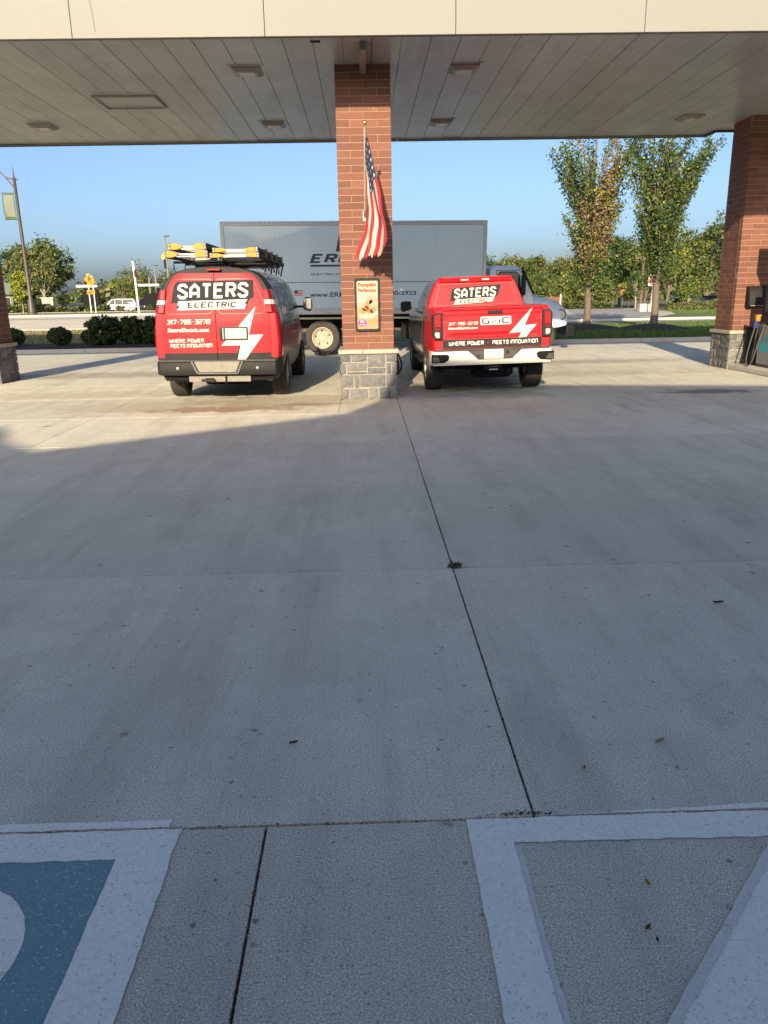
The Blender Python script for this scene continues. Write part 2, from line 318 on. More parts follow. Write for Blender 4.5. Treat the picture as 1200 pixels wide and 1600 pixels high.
def slab(x0,x1,y0,y1,gx0=.003,gx1=.003,gy=.006):
    b=MB(); b.box(x0+gx0,x1-gx1,y0+gy,y1-gy,-.05,0)
    return b.build('concrete_slab',M['concrete'],fc,bevel=.002)
XJ=[-42,-33,-26,-19,-12.6,-8.25,-3.87,.505,4.1,8.4,12.8,19,26,33,42]; YJ=[2.06,4.38,6.57,8.7,10.9,13.1,15.3,17.5,19.7,21.9,25.0]
for i in range(len(XJ)-1):
    for j in range(len(YJ)-1):
        x0,x1=XJ[i],XJ[i+1]; g0=.0045 if x0==.505 else .003; g1=.0045 if x1==.505 else .003
        if x1==.505 and YJ[j]==10.9:
            slab(x0,-.40,YJ[j],YJ[j+1]); slab(-.40,x1,YJ[j],YJ[j+1],.003,g1)
        else: slab(x0,x1,YJ[j],YJ[j+1],g0,g1)
XB=[-8,-5.5,-2.9,-.345,2.35,5.0,8]
for i in range(len(XB)-1):
    for y0,y1 in ((-3.4,-.5),(-.5,2.06)):
        slab(XB[i],XB[i+1],y0,y1,.004 if XB[i]==-.345 else .003,.004 if XB[i+1]==-.345 else .003)
for i in range(6): slab(-42+i*5.5,-42+(i+1)*5.5 if i<5 else -8,-7.4,2.06); slab(8+i*5.6,8+(i+1)*5.6,-7.4,2.06)
slab(-8,8,-7.4,-3.4)
# painted markings: worn sheets with ragged edges
def paint(name,poly,m,z=.004,jit=.004,step=.03):
    pts=[]
    for a,c in zip(poly,poly[1:]+poly[:1]):
        a=Vector(a);c=Vector(c);n=max(1,int((c-a).length/step))
        for i in range(n): 
            p=a.lerp(c,i/n); pts.append((p.x+rnd.gauss(0,jit*.4),p.y+rnd.gauss(0,jit*.4)))
    b=MB(); b.add([(x,y,z) for x,y in pts],[list(range(len(pts)))]); return b.build(name,m,fc,recalc=False)
def flip(o):
    return o
paint('blue_parking_paint',[(-4,-3),(-.765,-3),(-.765,1.94),(-4,1.94)],M['blue_paint'],.002)
paint('parking_line',[(-4,1.925),(-.62,1.925),(-.61,2.054),(-4,2.054)],M['white_paint'],.0035)
paint('parking_line',[(-4,2.066),(-.66,2.066),(-.65,2.10),(-4,2.115)],M['white_paint'],.002)
paint('parking_line',[(-.775,-3),(-.61,-3),(-.612,1.93),(-.775,1.93)],M['white_paint'],.005)
b=MB(); b.add([(-1.17+.25*math.cos(a)+rnd.gauss(0,.001),1.585+.25*math.sin(a)+rnd.gauss(0,.001),.0035) for a in [2*math.pi*i/90 for i in range(90)]],[list(range(90))]); b.build('accessible_symbol_paint',M['white_paint'],fc,recalc=False)
paint('parking_line',[(.285,1.945),(3.9,1.90),(3.9,2.054),(.285,2.054)],M['white_paint'],.0035)
paint('parking_line',[(.62,2.066),(3.9,2.068),(3.9,2.125),(1.3,2.095)],M['white_paint'],.002)
paint('parking_line',[(.28,-3),(.41,-3),(.415,1.95),(.285,1.95)],M['white_paint'],.005)
paint('faded_parking_line',[(.39,-3),(.428,-3),(.434,1.93),(.395,1.93)],M['old_paint'],.002)
paint('hatch_line',[(.085,.70),(.315,.70),(1.42,1.90),(1.19,1.90)][::1],M['white_paint'],.0065)
paint('faded_hatch_line',[(.065,.70),(.10,.70),(1.205,1.90),(1.17,1.90)],M['old_paint'],.0080)
# kerbs, verges, roads
kb=setting(empty('kerb',(0,0,0)))
for i in range(40):
    x0=-60+i*3; b=MB(); b.prism([(25.0,-.05),(25.26,-.05),(25.26,.015),(25.29,.13),(25.30,.14),(25.46,.14),(25.46,-.05)],x0+.006,x0+2.994,'YZ'); b.prism([(24.99,-.05),(25.255,-.05),(25.255,.016),(24.99,.004)],x0+.006,x0+2.994,'YZ')
    b.build('kerb_stone',M['kerb'],kb,recalc=True)
road0=lambda x: 34+6*ss(-16,12,x); road1=lambda x:45-.5*ss(-10,12,x)
setting(strip('verge_lawn',25.47,road0,2,60,.12,M['lawn'],50,12)); setting(strip('dry_verge_lawn',25.47,road0,-60,2,.12,M['dry_lawn'],50,12))
setting(strip('mulch_bed',25.47,lambda x:28.6+.35*math.sin(x*1.3),-40,-4.6,.16,M['mulch'],80,6))
setting(strip('pale_road',road0,road1,-90,4,.03,M['pale_road'],60,8)); setting(strip('road',road0,road1,4,90,.03,M['asphalt'],40,8))
setting(strip('road_kerb',road1,lambda x:road1(x)+.9,-90,4,.13,M['kerb'],60,3)); setting(strip('road_kerb',road1,lambda x:road1(x)+.75,4,90,.15,M['kerb'],40,3))
setting(strip('road_kerb',lambda x:39.2-4*(1-ss(-16,12,x)),lambda x:39.5-4*(1-ss(-16,12,x)),-90,2,.075,M['kerb'],60,3))
setting(strip('road_gutter',lambda x:road0(x)+.02,lambda x:road0(x)+1.4,-90,4,.036,M['asphalt'],60,3)); setting(strip('road_joint',lambda x:road0(x)+6.1,lambda x:road0(x)+6.5,-90,4,.036,M['tar'],60,3))
setting(strip('verge_strip',lambda x:road1(x)+.9,55,-90,2,.12,M['dry_lawn'],50,8)); setting(strip('far_lawn',lambda x:road1(x)+.75,63,2,90,.12,M['lawn'],40,10))
setting(strip('parking_lot',55,140,-140,0,.03,M['asphalt'],50,20))
setting(strip('parking_kerb',55,55.6,-90,0,.14,M['kerb'],40,3))
def flat(name,pts,z,m): b=MB(); b.add([(x,y,z) for x,y in pts],[list(range(len(pts)))]); return setting(b.build(name,m,recalc=False))
dr=[(12.2,45.0)]; 
flat('driveway_apron',[(11.5,45.25),(17.0,45.25),(18.2,47.2),(20.4,51),(22.3,57),(23.6,64),(24.0,70),(17.5,72),(15.2,62),(13.2,52)],.165,M['kerb'])
flat('driveway',[(12.3,45.3),(15.8,45.3),(17.2,47.6),(19.4,51.5),(21.2,57),(22.5,64),(22.8,69.3),(18.4,71),(16.2,62),(14.2,52)],.170,M['asphalt'])
# mulch rings under the two verge trees
def mound(x,y,r,h):
    b=MB(); n=28; rings=[]
    for t,hh in ((1.0,0),(.8,.30),(.55,.62),(.25,.93),(.05,1)):
        rings.append([(x+r*t*math.cos(a)*(1+.08*math.sin(3*a+x)),y+r*t*math.sin(a)*.9,.11+h*hh) for a in [2*math.pi*i/n for i in range(n)]])
    b.loft(rings,cap=False); return tag(b.build('mulch_ring',M['mulch'],smooth=80),kind='structure')
mound(9.27,32.6,1.65,.24); mound(11.72,31.6,1.75,.24)
# grass blades where the verge is near enough to show them
def tufts(name,n,fx,m,hgt=(.05,.12)):
    P=[]
    for i in range(n):
        x,y=fx(); P.append((x,y,hz(x,y)+.115))
    P=np.array(P); a=rng.uniform(0,2*np.pi,n); wd=rng.uniform(.010,.022,n); h=rng.uniform(*hgt,n); ln=rng.normal(0,.035,(n,2))
    v=np.zeros((n,3,3)); v[:,0]=P; v[:,1]=P; v[:,2]=P
    v[:,0,0]-=wd*np.cos(a); v[:,0,1]-=wd*np.sin(a); v[:,1,0]+=wd*np.cos(a); v[:,1,1]+=wd*np.sin(a); v[:,2,2]+=h; v[:,2,:2]+=ln
    me=bpy.data.meshes.new(name); me.from_pydata(v.reshape(-1,3).tolist(),[],[(3*i,3*i+1,3*i+2) for i in range(n)]); me.materials.append(m); return tag(inst(name,me),kind='stuff')
M['blade']=mat('grass_blades',(.09,.15,.03),.8,island=.5,hue=.02,trans=.3); M['dryblade']=mat('dry_grass_blades',(.24,.22,.09),.9,island=.5,hue=.03,trans=.3)
tufts('verge_grass',26000,lambda:(rnd.uniform(4.5,24),25.5+13*rnd.random()**1.4),M['blade'])
tufts('dry_verge_grass',16000,lambda:(rnd.uniform(-24,-3),28.9+5.5*rnd.random()),M['dryblade'])
tufts('far_lawn_grass',12000,lambda:(rnd.uniform(22,40),46+16*rnd.random()),M['blade'],(.06,.14))

# ---------------------------------------------------------------- the store behind the camera whose roofline shades the forecourt
st=thing('store_building','tan brick store with a gabled roofline facing the fuel canopy','building',(0,-6,0))
prof=[(-9,0),(8.5,0),(8.5,6.45),(3.76,6.61),(-2.55,7.05),(-2.88,6.2),(-3.08,5.86),(-3.44,5.74),(-6.08,5.0),(-6.83,5.23),(-7.3,5.5),(-7.6,5.62),(-9,5.62)]
MB().prism(prof,0,-9).build('wall',mat('store_wall',(.36,.27,.2),.9,nscale=2,namt=.1),st)
for i in range(7):
    x=-8.6+i*2.4; f=MB().box(x,x+1.9,.003,.06,.5,2.9).build('window',M['dark_trim'],st); MB().box(x+.08,x+1.82,.061,.075,.58,2.82).build('pane',M['glass'],f)

# ---------------------------------------------------------------- canopy
ZF=4.79; ZS=4.85; YF=10.97; YB=18.05
cn=thing('fuel_canopy','flat fuel canopy with cream fascia and grey panelled soffit','canopy',(0,0,0))
xj=[-3.586+2.419*i for i in range(-8,11)]
for a,c in zip(xj,xj[1:]): MB().box(a+.004,c-.004,YF,YF+.05,ZF,5.5).build('fascia_panel',M['fascia'],cn,bevel=.003)
MB().box(xj[0],xj[-1],YF+.052,YF+.10,ZF+.01,5.45).build('fascia_backing',M['dark_trim'],cn)
PW=.392; x=-14.2*PW*2
px0=-20.78+.196
i=0; shared={}
while px0<20:
    yb=YB if px0<7.35 else 17.55
    key=round(yb,2)
    if key not in shared:
        b=MB(); y0=YF+.13
        b.prism([(.0012,ZS+.02),(.0012,ZS+.007),(.007,ZS),(PW-.009,ZS),(PW-.0032,ZS+.007),(PW-.0032,ZS+.02)],y0,yb-.05); shared[key]=b.mesh('soffit_panel',M['soffit'])
    inst('soffit_panel',shared[key],cn,(px0,0,rnd.uniform(-.002,.004)),(rnd.gauss(0,.0001),rnd.gauss(0,.0002),0)); px0+=PW; i+=1
MB().box(-20.6,20.5,YF+.12,YB-.03,ZS+.045,ZS+.06).build('soffit_backing',M['matte_black'],cn)
MB().box(-20.6,20.5,YF+.055,YF+.135,ZF+.012,ZS+.02).build('edge_angle',M['grey_metal'],cn)
for a,c in ((-20.6,-4.1),(-4.09,.8),(.81,7.48)): 
    MB().box(a,c,YB-.05,YB,ZF+.02,5.45).build('back_fascia',M['dark_trim'],cn); MB().box(a,c,YB-.10,YB-.051,ZF+.03,ZS+.02).build('back_gutter',M['grey_metal'],cn)
MB().box(7.481,7.53,17.55,YB,ZF+.02,5.45).build('back_fascia',M['dark_trim'],cn); MB().box(7.531,20.5,17.50,17.55,ZF+.02,5.45).build('back_fascia',M['dark_trim'],cn)
MB().box(-20.6,20.5,YF+.11,YB-.06,5.3,5.35).build('roof_deck',M['grey_metal'],cn)
MB().box(-22.93,-22.88,YF,YB,ZF,5.5).build('fascia_panel',M['fascia'],cn); MB().box(20.62,20.66,YF,17.55,ZF,5.5).build('fascia_panel',M['fascia'],cn)
def cfix(x,y):
    r=empty('canopy_light',(x,y,ZS),0,cn)
    b=MB(); b.loft([[(sx*.215,sy*.215,.01) for sx,sy in((-1,-1),(1,-1),(1,1),(-1,1))],[(sx*.215,sy*.215,-.02) for sx,sy in((-1,-1),(1,-1),(1,1),(-1,1))],[(sx*.15,sy*.15,-.055) for sx,sy in((-1,-1),(1,-1),(1,1),(-1,1))]]); b.build('housing',M['grey_metal'],r)
    b=MB().box(-.115,.115,-.115,.115,-.059,-.0555); b.build('lens',M['lens'],r)
    MB().box(-.27,.27,-.27,.27,-.004,-.001).build('mounting_plate',M['soffit'],r)
for x,y in ((-1.64,12.7),(1.57,12.7),(-1.66,16.33),(1.59,16.33),(6.42,16.2),(-6.05,16.25)): cfix(x,y)
hr=empty('access_hatch',(-3.87,14.45,ZS),0,cn)
b=MB()
for q in ((-.52,.52,-.42,-.38),(-.52,.52,.38,.42),(-.52,-.48,-.38,.38),(.48,.52,-.38,.38)): b.box(*q,-.035,-.001)
b.build('hatch_frame',M['steel'],hr); MB().box(-.478,.478,-.378,.378,-.014,-.006).build('hatch_door',M['soffit'],hr)
MB().box(-.62,-.49,11.36,11.42,ZS-.012,ZS-.002).build('vent_slot',M['black'],cn)

sc_=MB(); sc_.add([(-3.36,YF-.003,5.4),(-3.345,YF-.003,5.4),(-3.30,YF-.003,5.1),(-3.285,YF-.003,4.86),(-3.297,YF-.003,4.86),(-3.313,YF-.003,5.1)],[(0,1,2,5),(5,2,3,4)]); sc_.build('fascia_crease',mat('crease_shade',(.12,.11,.085),.7),cn,recalc=False)  # crease in the fascia, its shade painted as a thin dark strip
# ---------------------------------------------------------------- brick columns
SH=.0926; JT=.009; CZ=.79; NC=39
bmesh_cache={}
def brickmesh(w,d):
    k=(round(w,3),round(d,3))
    if k not in bmesh_cache:
        bmesh_cache[k]=MB().box(-w/2,w/2,-d/2,d/2,-SH/2,SH/2).mesh('brick',M['brick'],bevel=.0035)
    return bmesh_cache[k]
stones=[(222,1040,322,1120),(330,1040,484,1117),(493,1040,672,1170),(683,1040,788,1122),(222,1128,276,1236),(285,1126,484,1210),(285,1219,484,1237),(493,1179,672,1237),(683,1131,728,1240),(737,1131,788,1240),(222,1247,346,1375),(355,1247,405,1375),(414,1247,668,1366),(680,1250,788,1370),(222,1384,300,1490),(309,1384,490,1490),(499,1375,596,1490),(605,1375,726,1490),(735,1380,788,1490)]
def stone_mesh(w,h,sd):
    r2=random.Random(sd); b=MB(); n=3; d=.10
    b.box(-w/2,w/2,0,d,-h/2,h/2)
    me=b.mesh('stone',M['stone']); bm=bmesh.new(); bm.from_mesh(me)
    bmesh.ops.subdivide_edges(bm,edges=bm.edges,cuts=2,use_grid_fill=True)
    for v in bm.verts:
        on=(abs(abs(v.co.x)-w/2)<1e-4)+(abs(abs(v.co.z)-h/2)<1e-4)
        if v.co.y<.001:
            v.co.y+= r2.uniform(.006,.016) if on else r2.uniform(-.010,.004)
            if on: v.co.x*=1-.004/w; v.co.z*=1-.006/h; v.co.x+=r2.gauss(0,.002); v.co.z+=r2.gauss(0,.002)
    bm.to_mesh(me); bm.free(); return me
def column(label,cx,cy,seed):
    t=thing('brick_column',label,'column',(cx,cy,0),0,'brick canopy columns'); r2=random.Random(seed)
    W=.82; hw=W/2; MB().box(-hw+.005,hw-.005,-hw+.005,hw-.005,.72,ZS+.02).build('mortar_core',M['mortar'],t)
    H=(ZS-CZ)/NC
    def place(w,d,x,y,z,rz): inst('brick',brickmesh(w,d),t,(x+r2.gauss(0,.0006),y+r2.gauss(0,.0006),z+r2.gauss(0,.0005)),(0,0,rz+r2.gauss(0,.0015)))
    back=MB()
    for c in range(NC):
        z=CZ+H*(c+.5)
        segs=[(0,.25),(.25,.75),(.75,1)] if c%2 else [(0,.5),(.5,1)]
        for a,e in segs:
            w=(e-a)*W-JT; x=-hw+(a+e)/2*W
            place(w,.09,x,-hw+.045,z,0)
            back.box(x-w/2,x+w/2,hw-.09,hw,z-SH/2,z+SH/2)
        L=W-.19; segs=[(0,.25),(.25,.75),(.75,1)] if not c%2 else [(0,.5),(.5,1)]
        for a,e in segs:
            w=(e-a)*L-JT; y=-L/2+(a+e)/2*L
            place(w,.09,hw-.045,y,z,R(90)); place(w,.09,-hw+.045,y,z,R(90))
    tag(back.build('brickwork_back',M['brick'],t),kind='stuff')
    BW=.90; bh=.72; MB().box(-BW/2+.022,BW/2-.022,-BW/2+.022,BW/2-.022,0,bh).build('stone_core',M['stone_mortar'],t)
    for fi in range(4):
        e=empty('stone_face',(0,0,0),R(90)*fi,None); 
        for si,(x0,y0,x1,y1) in enumerate(stones):
            mir=-1 if fi in(1,2) else 1
            u0=(x0-222)/566*BW; u1=(x1-222)/566*BW; z1=bh-(y0-1040)/450*bh; z0=bh-(y1-1040)/450*bh
            w=u1-u0; 
            x=(-BW/2+(u0+u1)/2)*mir
            if fi%2: # side faces sit between the front and back faces
                sc=(BW-.05)/BW; x*=sc; w*=sc
            p=Matrix.Rotation(R(90)*fi,4,'Z')@Vector((x,-BW/2,(z0+z1)/2))
            inst('stone',stone_mesh(w,z1-z0,seed*100+fi*20+si),t,p,(0,0,R(90)*fi))
        bpy.data.objects.remove(e)
    for x0,x1 in ((-.48,-.092),(-.086,.48)):
        MB().box(x0,x1,-.48,.48,bh+.002,CZ).build('cap_stone',M['cap'],t,bevel=.008,seg=2)
    return t
column('brick column with stone base, flag and poster, standing at the middle of the canopy',.06,12.85,1)
column('dark shaded brick column at the left edge behind the cargo van',-7.91,16.45,2)
column('half sunlit brick column beside the fuel dispenser at the right edge',8.03,16.50,3)
dp=tag(MB().box(.02,.115,11.40,12.50,4.72,4.835).build('drain_pipe',M['grey_metal'],bevel=.006),'short grey square downpipe under the soffit at the top of the flag column','pipe')
# ---------------------------------------------------------------- lettering
G={'A':[[(0,0),(0,4.2),(2,6),(4,4.2),(4,0)],[(.6,1.9),(3.4,1.9)]],'C':[[(4,4.6),(4,5.2),(3.2,6),(.8,6),(0,5.2),(0,.8),(.8,0),(3.2,0),(4,.8),(4,1.4)]],
'D':[[(0,0),(0,6),(3,6),(4,5),(4,1),(3,0),(.6,0)]],'E':[[(4,6),(0,6),(0,0),(4,0)],[(.6,3.1),(3.3,3.1)]],'H':[[(0,0),(0,6)],[(4,0),(4,6)],[(.6,3),(3.4,3)]],
'I':[[(0,0),(0,6)]],'G':[[(4,4.8),(3.4,6),(.8,6),(0,5.2),(0,.8),(.8,0),(4,0),(4,2.8),(2.2,2.8)]],'L':[[(0,6),(0,0),(4,0)]],'M':[[(0,0),(0,5.4),(.6,6),(4.4,6),(5,5.4),(5,0)],[(2.5,5.4),(2.5,2)]],
'N':[[(0,0),(0,6),(3.2,6),(4,5.2),(4,0)]],'O':[[(2,6),(.8,6),(0,5.2),(0,.8),(.8,0),(3.2,0),(4,.8),(4,5.2),(3.2,6),(2,6)]],'P':[[(0,0),(0,6),(3.2,6),(4,5.2),(4,3.6),(3.2,2.8),(.6,2.8)]],
'R':[[(0,0),(0,6),(3.2,6),(4,5.2),(4,3.8),(3.2,3),(.6,3)],[(2.3,2.6),(4,0)]],'S':[[(4,4.6),(4,5.1),(3.1,6),(.9,6),(0,5.1),(0,4.2),(4,2),(4,.9),(3.1,0),(.9,0),(0,.9),(0,1.4)]],
'T':[[(0,6),(4,6)],[(2,5.4),(2,0)]],'U':[[(0,6),(0,.8),(.8,0),(3.2,0),(4,.8),(4,6)]],'V':[[(0,6),(0,1.6),(2,0),(4,1.6),(4,6)]],'W':[[(0,6),(0,.6),(.6,0),(4.4,0),(5,.6),(5,6)],[(2.5,.6),(2.5,4)]],
'Y':[[(0,6),(2,3.2),(4,6)],[(2,2.8),(2,0)]],'K':[[(0,0),(0,6)],[(4,6),(.6,3),(4,0)]],
'0':[[(2,6),(.8,6),(0,5.2),(0,.8),(.8,0),(3.2,0),(4,.8),(4,5.2),(3.2,6),(2,6)]],'1':[[(0,5),(1.2,6),(1.2,0)]],'2':[[(0,6),(4,6),(4,3.2),(0,2.8),(0,0),(4,0)]],'3':[[(0,6),(4,6),(4,0),(0,0)],[(1,3.1),(3.4,3.1)]],
'6':[[(4,6),(0,6),(0,0),(4,0),(4,3.2),(.6,3.2)]],'7':[[(0,6),(4,6),(4,4.6),(1.6,0)]],'8':[[(2,6),(0,6),(0,0),(4,0),(4,6),(2,6)],[(.6,3.1),(3.4,3.1)]],'9':[[(0,0),(4,0),(4,6),(0,6),(0,2.8),(3.4,2.8)]],
'4':[[(3,0),(3,6),(0,2),(4,2)]],'5':[[(4,6),(0,6),(0,3.2),(4,3.2),(4,0),(0,0)]],'.':[[(1.3,3),(2.5,3)]],'-':[[(.6,3),(3,3)]]}
def ribbon(pl,t):
    pl=[Vector(p) for p in pl]; k=len(pl); Lf=[];Rt=[]
    for i,p in enumerate(pl):
        d0=(p-pl[i-1]).normalized() if i else None; d1=(pl[i+1]-p).normalized() if i<k-1 else None
        if (i==0 or i==k-1) and k>2 and (pl[0]-pl[-1]).length<1e-6: d0=(pl[0]-pl[-2]).normalized(); d1=(pl[1]-pl[0]).normalized()
        if d0 is None: n=Vector((-d1.y,d1.x)); o=n*t/2
        elif d1 is None: n=Vector((-d0.y,d0.x)); o=n*t/2
        else:
            n0=Vector((-d0.y,d0.x));n1=Vector((-d1.y,d1.x)); n=(n0+n1); n=n.normalized() if n.length>1e-6 else n0; o=n*min(t/2/max(.35,n.dot(n0)),t*1.1)
        Lf.append(p+o);Rt.append(p-o)
    return [[Rt[i],Rt[i+1],Lf[i+1],Lf[i]] for i in range(k-1)]
def strokes(text,x0,x1,z0,z1,t=1.25,gap=1.5,space=2.6,slant=0,slope=0):
    """loops for block lettering fitted into the box x0..x1, z0..z1"""
    cur=t/2; L=[]
    for ch in text:
        if ch==' ': cur+=space; continue
        gl=G[ch]; w=max(p[0] for pl in gl for p in pl)
        for li,pl in enumerate(gl):
            for q in ribbon([(p[0]+cur,p[1]) for p in pl],t): L.append((q,li))
        cur+=w+t+gap*.55
    W=cur-gap*.55-t/2; out=[]
    for q,li in L:
        pts=[]
        for p in q:
            u=p.x/W; v=(p.y+t/2)/(6+t); x=x0+(x1-x0)*u+slant*(v-.5)*(z1-z0); pts.append((x,z0+(z1-z0)*v+slope*(x-x0)))
        out.append((pts,li))
    return out
def decal(name,loops,m,parent,proj,off=.003,cuts=.12):
    """flat print: 2D loops laid on a surface; proj(u,v,off) gives the 3D point"""
    bm=bmesh.new()
    for it in loops:
        pts,li=it if isinstance(it,tuple) and isinstance(it[1],int) else (it,0)
        b2=bmesh.new(); vs=[b2.verts.new((p[0],p[1],0)) for p in pts]
        try: b2.faces.new(vs)
        except Exception: b2.free(); continue
        bmesh.ops.triangulate(b2,faces=b2.faces)
        if cuts and max(max(p[0] for p in pts)-min(p[0] for p in pts),max(p[1] for p in pts)-min(p[1] for p in pts))>cuts:
            for ax in (0,1):
                lo=min(p[ax] for p in pts);hi=max(p[ax] for p in pts); q=lo+cuts
                while q<hi:
                    co=[0,0,0];no=[0,0,0];co[ax]=q;no[ax]=1
                    bmesh.ops.bisect_plane(b2,geom=b2.verts[:]+b2.edges[:]+b2.faces[:],plane_co=co,plane_no=no); q+=cuts
        mp={}
        for v in b2.verts: mp[v]=bm.verts.new(proj(v.co.x,v.co.y,off+.0005*li))
        for f in b2.faces:
            try: bm.faces.new([mp[v] for v in f.verts])
            except Exception: pass
        b2.free()
    me=bpy.data.meshes.new(name); bm.to_mesh(me); bm.free(); me.materials.append(m)
    return inst(name,me,parent)
def fontmesh(name,text,x0,x1,z0,z1,m,parent,proj,off=.003,bold=.02,shear=0,keep=False):
    cu=bpy.data.curves.new('t','FONT'); cu.body=text; cu.offset=bold; cu.shear=shear; cu.resolution_u=3
    ob=bpy.data.objects.new('t',cu); COL.objects.link(ob); dg=bpy.context.evaluated_depsgraph_get(); dg.update()
    me=bpy.data.meshes.new_from_object(ob.evaluated_get(dg)); bpy.data.objects.remove(ob)
    xs=[v.co.x for v in me.vertices]; zs=[v.co.y for v in me.vertices]
    if not xs: return None
    a,c,d,e=min(xs),max(xs),min(zs),max(zs)
    for v in me.vertices:
        u=(v.co.x-a)/(c-a); q=(v.co.y-d)/(e-d); v.co=proj(x0+(x1-x0)*u,z0+(z1-z0)*q,off)
    me.materials.clear(); me.materials.append(m); me.name=name
    return inst(name,me,parent)
def front(y): return lambda x,z,o:(x,y-o,z)

# ---------------------------------------------------------------- flag on the middle column
PB=Vector((.052,12.44,2.77)); PT=Vector((.070,11.22,3.79)); pdir=(PT-PB).normalized()
fl=thing('american_flag','worn American flag hanging from an angled pole on the brick column','flag',PB)
q=PT-PB
MB().tube([Vector((0,-.03,.025)),q],.0125,10).build('flagpole',mat('pale_pole',(.62,.58,.48),.35,.3),fl,smooth=40)
MB().tube([q,q+pdir*.02,q+pdir*.03],[.012,.022,.012],10).build('collar',mat('brass',(.5,.4,.2),.3,.9),fl,smooth=40)
bb=MB(); bb.lathe([(.001,-.032),(.02,-.026),(.031,-.008),(.031,.008),(.02,.026),(.001,.032)],tuple(q+pdir*.055),n=14); bb.build('finial_ball',mat('brass_ball',(.72,.55,.26),.22,.9),fl,smooth=60)
b=MB(); b.box(-.03,.03,-.008,0,-.06,.08); b.tube([(0,-.008,.0),(0,-.10,.085)],.021,10); b.build('wall_bracket',M['steel'],fl)
# cloth: v runs down the hoist (tip to lower), u along the fly
def edge(t,pts): return interp(pts,t)
hoist=.97
topx=[(0,0),(.25,.105),(.5,.215),(.72,.285),(.88,.285),(1,.235)]; topz=[(0,0),(.25,-.42),(.5,-.83),(.72,-1.18),(.88,-1.43),(1,-1.585)]
botx=[(0,0),(.2,.004),(.45,.002),(.65,-.02),(.82,-.075),(1,-.13)]; botz=[(0,0),(.2,-.16),(.45,-.38),(.65,-.58),(.82,-.80),(1,-1.005)]
def cloth(u,v):
    base=q-pdir*(.03+hoist*v); w=v**.85
    x=base.x+edge(u,topx)*(1-w)+edge(u,botx)*w; z=base.z+edge(u,topz)*(1-v)+edge(u,botz)*v
    y=base.y+(.10*u)
    k=u**.8
    y+=.085*k*math.sin(v*11.5+u*3.4+.6)+.03*k*math.sin(v*25+1+5*u)+.05*math.sin(u*7)*v*(1-v)*2
    x+=.055*k*math.sin(v*11.5+u*3.4+2.0)+.012*k*math.sin(u*17+v*9)+.03*math.sin((u-.55)*5)*ss(.4,1,u)*(1-v)
    if u>.97: z+=.02*math.sin(v*140)*(u-.97)/.03+.012*math.sin(v*61)
    return (x,y,z)
NU,NV=64,104; b=MB(); us=frange(0,1,NU); vs=frange(0,1,NV); b.grid(cloth,us,vs)
me=b.mesh('flag_cloth',[],recalc=False); uvl=me.uv_layers.new(name='uv')
for lp in me.loops: i=lp.vertex_index; uvl.data[lp.index].uv=(us[i%NU],vs[i//NU])
me.polygons.foreach_set('use_smooth',[True]*len(me.polygons))
k=NT('flag_cloth',.85); uv=k.N.new('ShaderNodeUVMap'); uv.uv_map='uv'; sx=k.N.new('ShaderNodeSeparateXYZ'); k.ln(uv.outputs[0],sx.inputs[0]); u_,v_=sx.outputs[0],sx.outputs[1]
st_=k.math('GREATER_THAN',k.math('FRACT',k.math('MULTIPLY',v_,6.5)),.5); c=k.mix(st_,(.36,.017,.03),(.50,.47,.41))
cant=k.math('MULTIPLY',k.math('LESS_THAN',v_,7/13),k.math('LESS_THAN',u_,.36))
a1=k.math('SUBTRACT',k.math('FRACT',k.math('ADD',k.math('MULTIPLY',u_,6/.36),0)),.5); b1=k.math('SUBTRACT',k.math('FRACT',k.math('MULTIPLY',v_,5*13/7)),.5)
rr=k.math('SQRT',k.math('ADD',k.math('MULTIPLY',a1,a1),k.math('MULTIPLY',b1,b1))); ang=k.math('ARCTAN2',b1,a1); star=k.math('LESS_THAN',rr,k.math('ADD',k.math('MULTIPLY',k.math('COSINE',k.math('MULTIPLY',ang,5)),.07),.20))
c=k.mix(cant,c,k.mix(star,(.022,.033,.10),(.52,.52,.50))); c=k.mix(k.math('GREATER_THAN',k.math('SUBTRACT',0.0,u_),-.018),c,(.70,.62,.45)); k.col(c)
tr=k.N.new('ShaderNodeBsdfTranslucent'); k.ln(c,tr.inputs[0]); mx=k.N.new('ShaderNodeMixShader'); mx.inputs[0].default_value=.18; k.ln(k.b.outputs[0],mx.inputs[1]); k.ln(tr.outputs[0],mx.inputs[2]); k.ln(mx.outputs[0],k.N['Material Output'].inputs[0]); k.bump(k.noise(180,2),.15,.003)
me.materials.append(k.m); inst('flag_cloth',me,fl)

# ---------------------------------------------------------------- poster on the column
pw,ph=.395,.80; po=thing('poster_frame','black framed food poster on the brick column below the flag','poster',(.058,12.435,1.075))
b=MB(); rad=.03
def rrect(w,h,r,n=5): return [(sx*(w/2-r)+r*math.cos(a+t*R(90)/n),h/2+sz*(h/2-r)+r*math.sin(a+t*R(90)/n)) for sx,sz,a in((1,1,0),(-1,1,R(90)),(-1,-1,R(180)),(1,-1,R(270))) for t in range(n+1)]
o_=rrect(pw,ph,.03); i_=[(x*(pw-.062)/pw,.031+z*(ph-.062)/ph) for x,z in o_]; n=len(o_)
b.add([(x,0,z) for x,z in o_]+[(x,-.042,z) for x,z in o_]+[(x,-.042,z) for x,z in i_]+[(x,-.014,z) for x,z in i_],[f for j in range(n) for f in ((j,(j+1)%n,n+(j+1)%n,n+j),(n+j,n+(j+1)%n,2*n+(j+1)%n,2*n+j),(2*n+j,2*n+(j+1)%n,3*n+(j+1)%n,3*n+j))]); b.build('frame',M['black'],po,recalc=True)
W2,Z0,Z1=(pw-.064)/2,.032,ph-.032
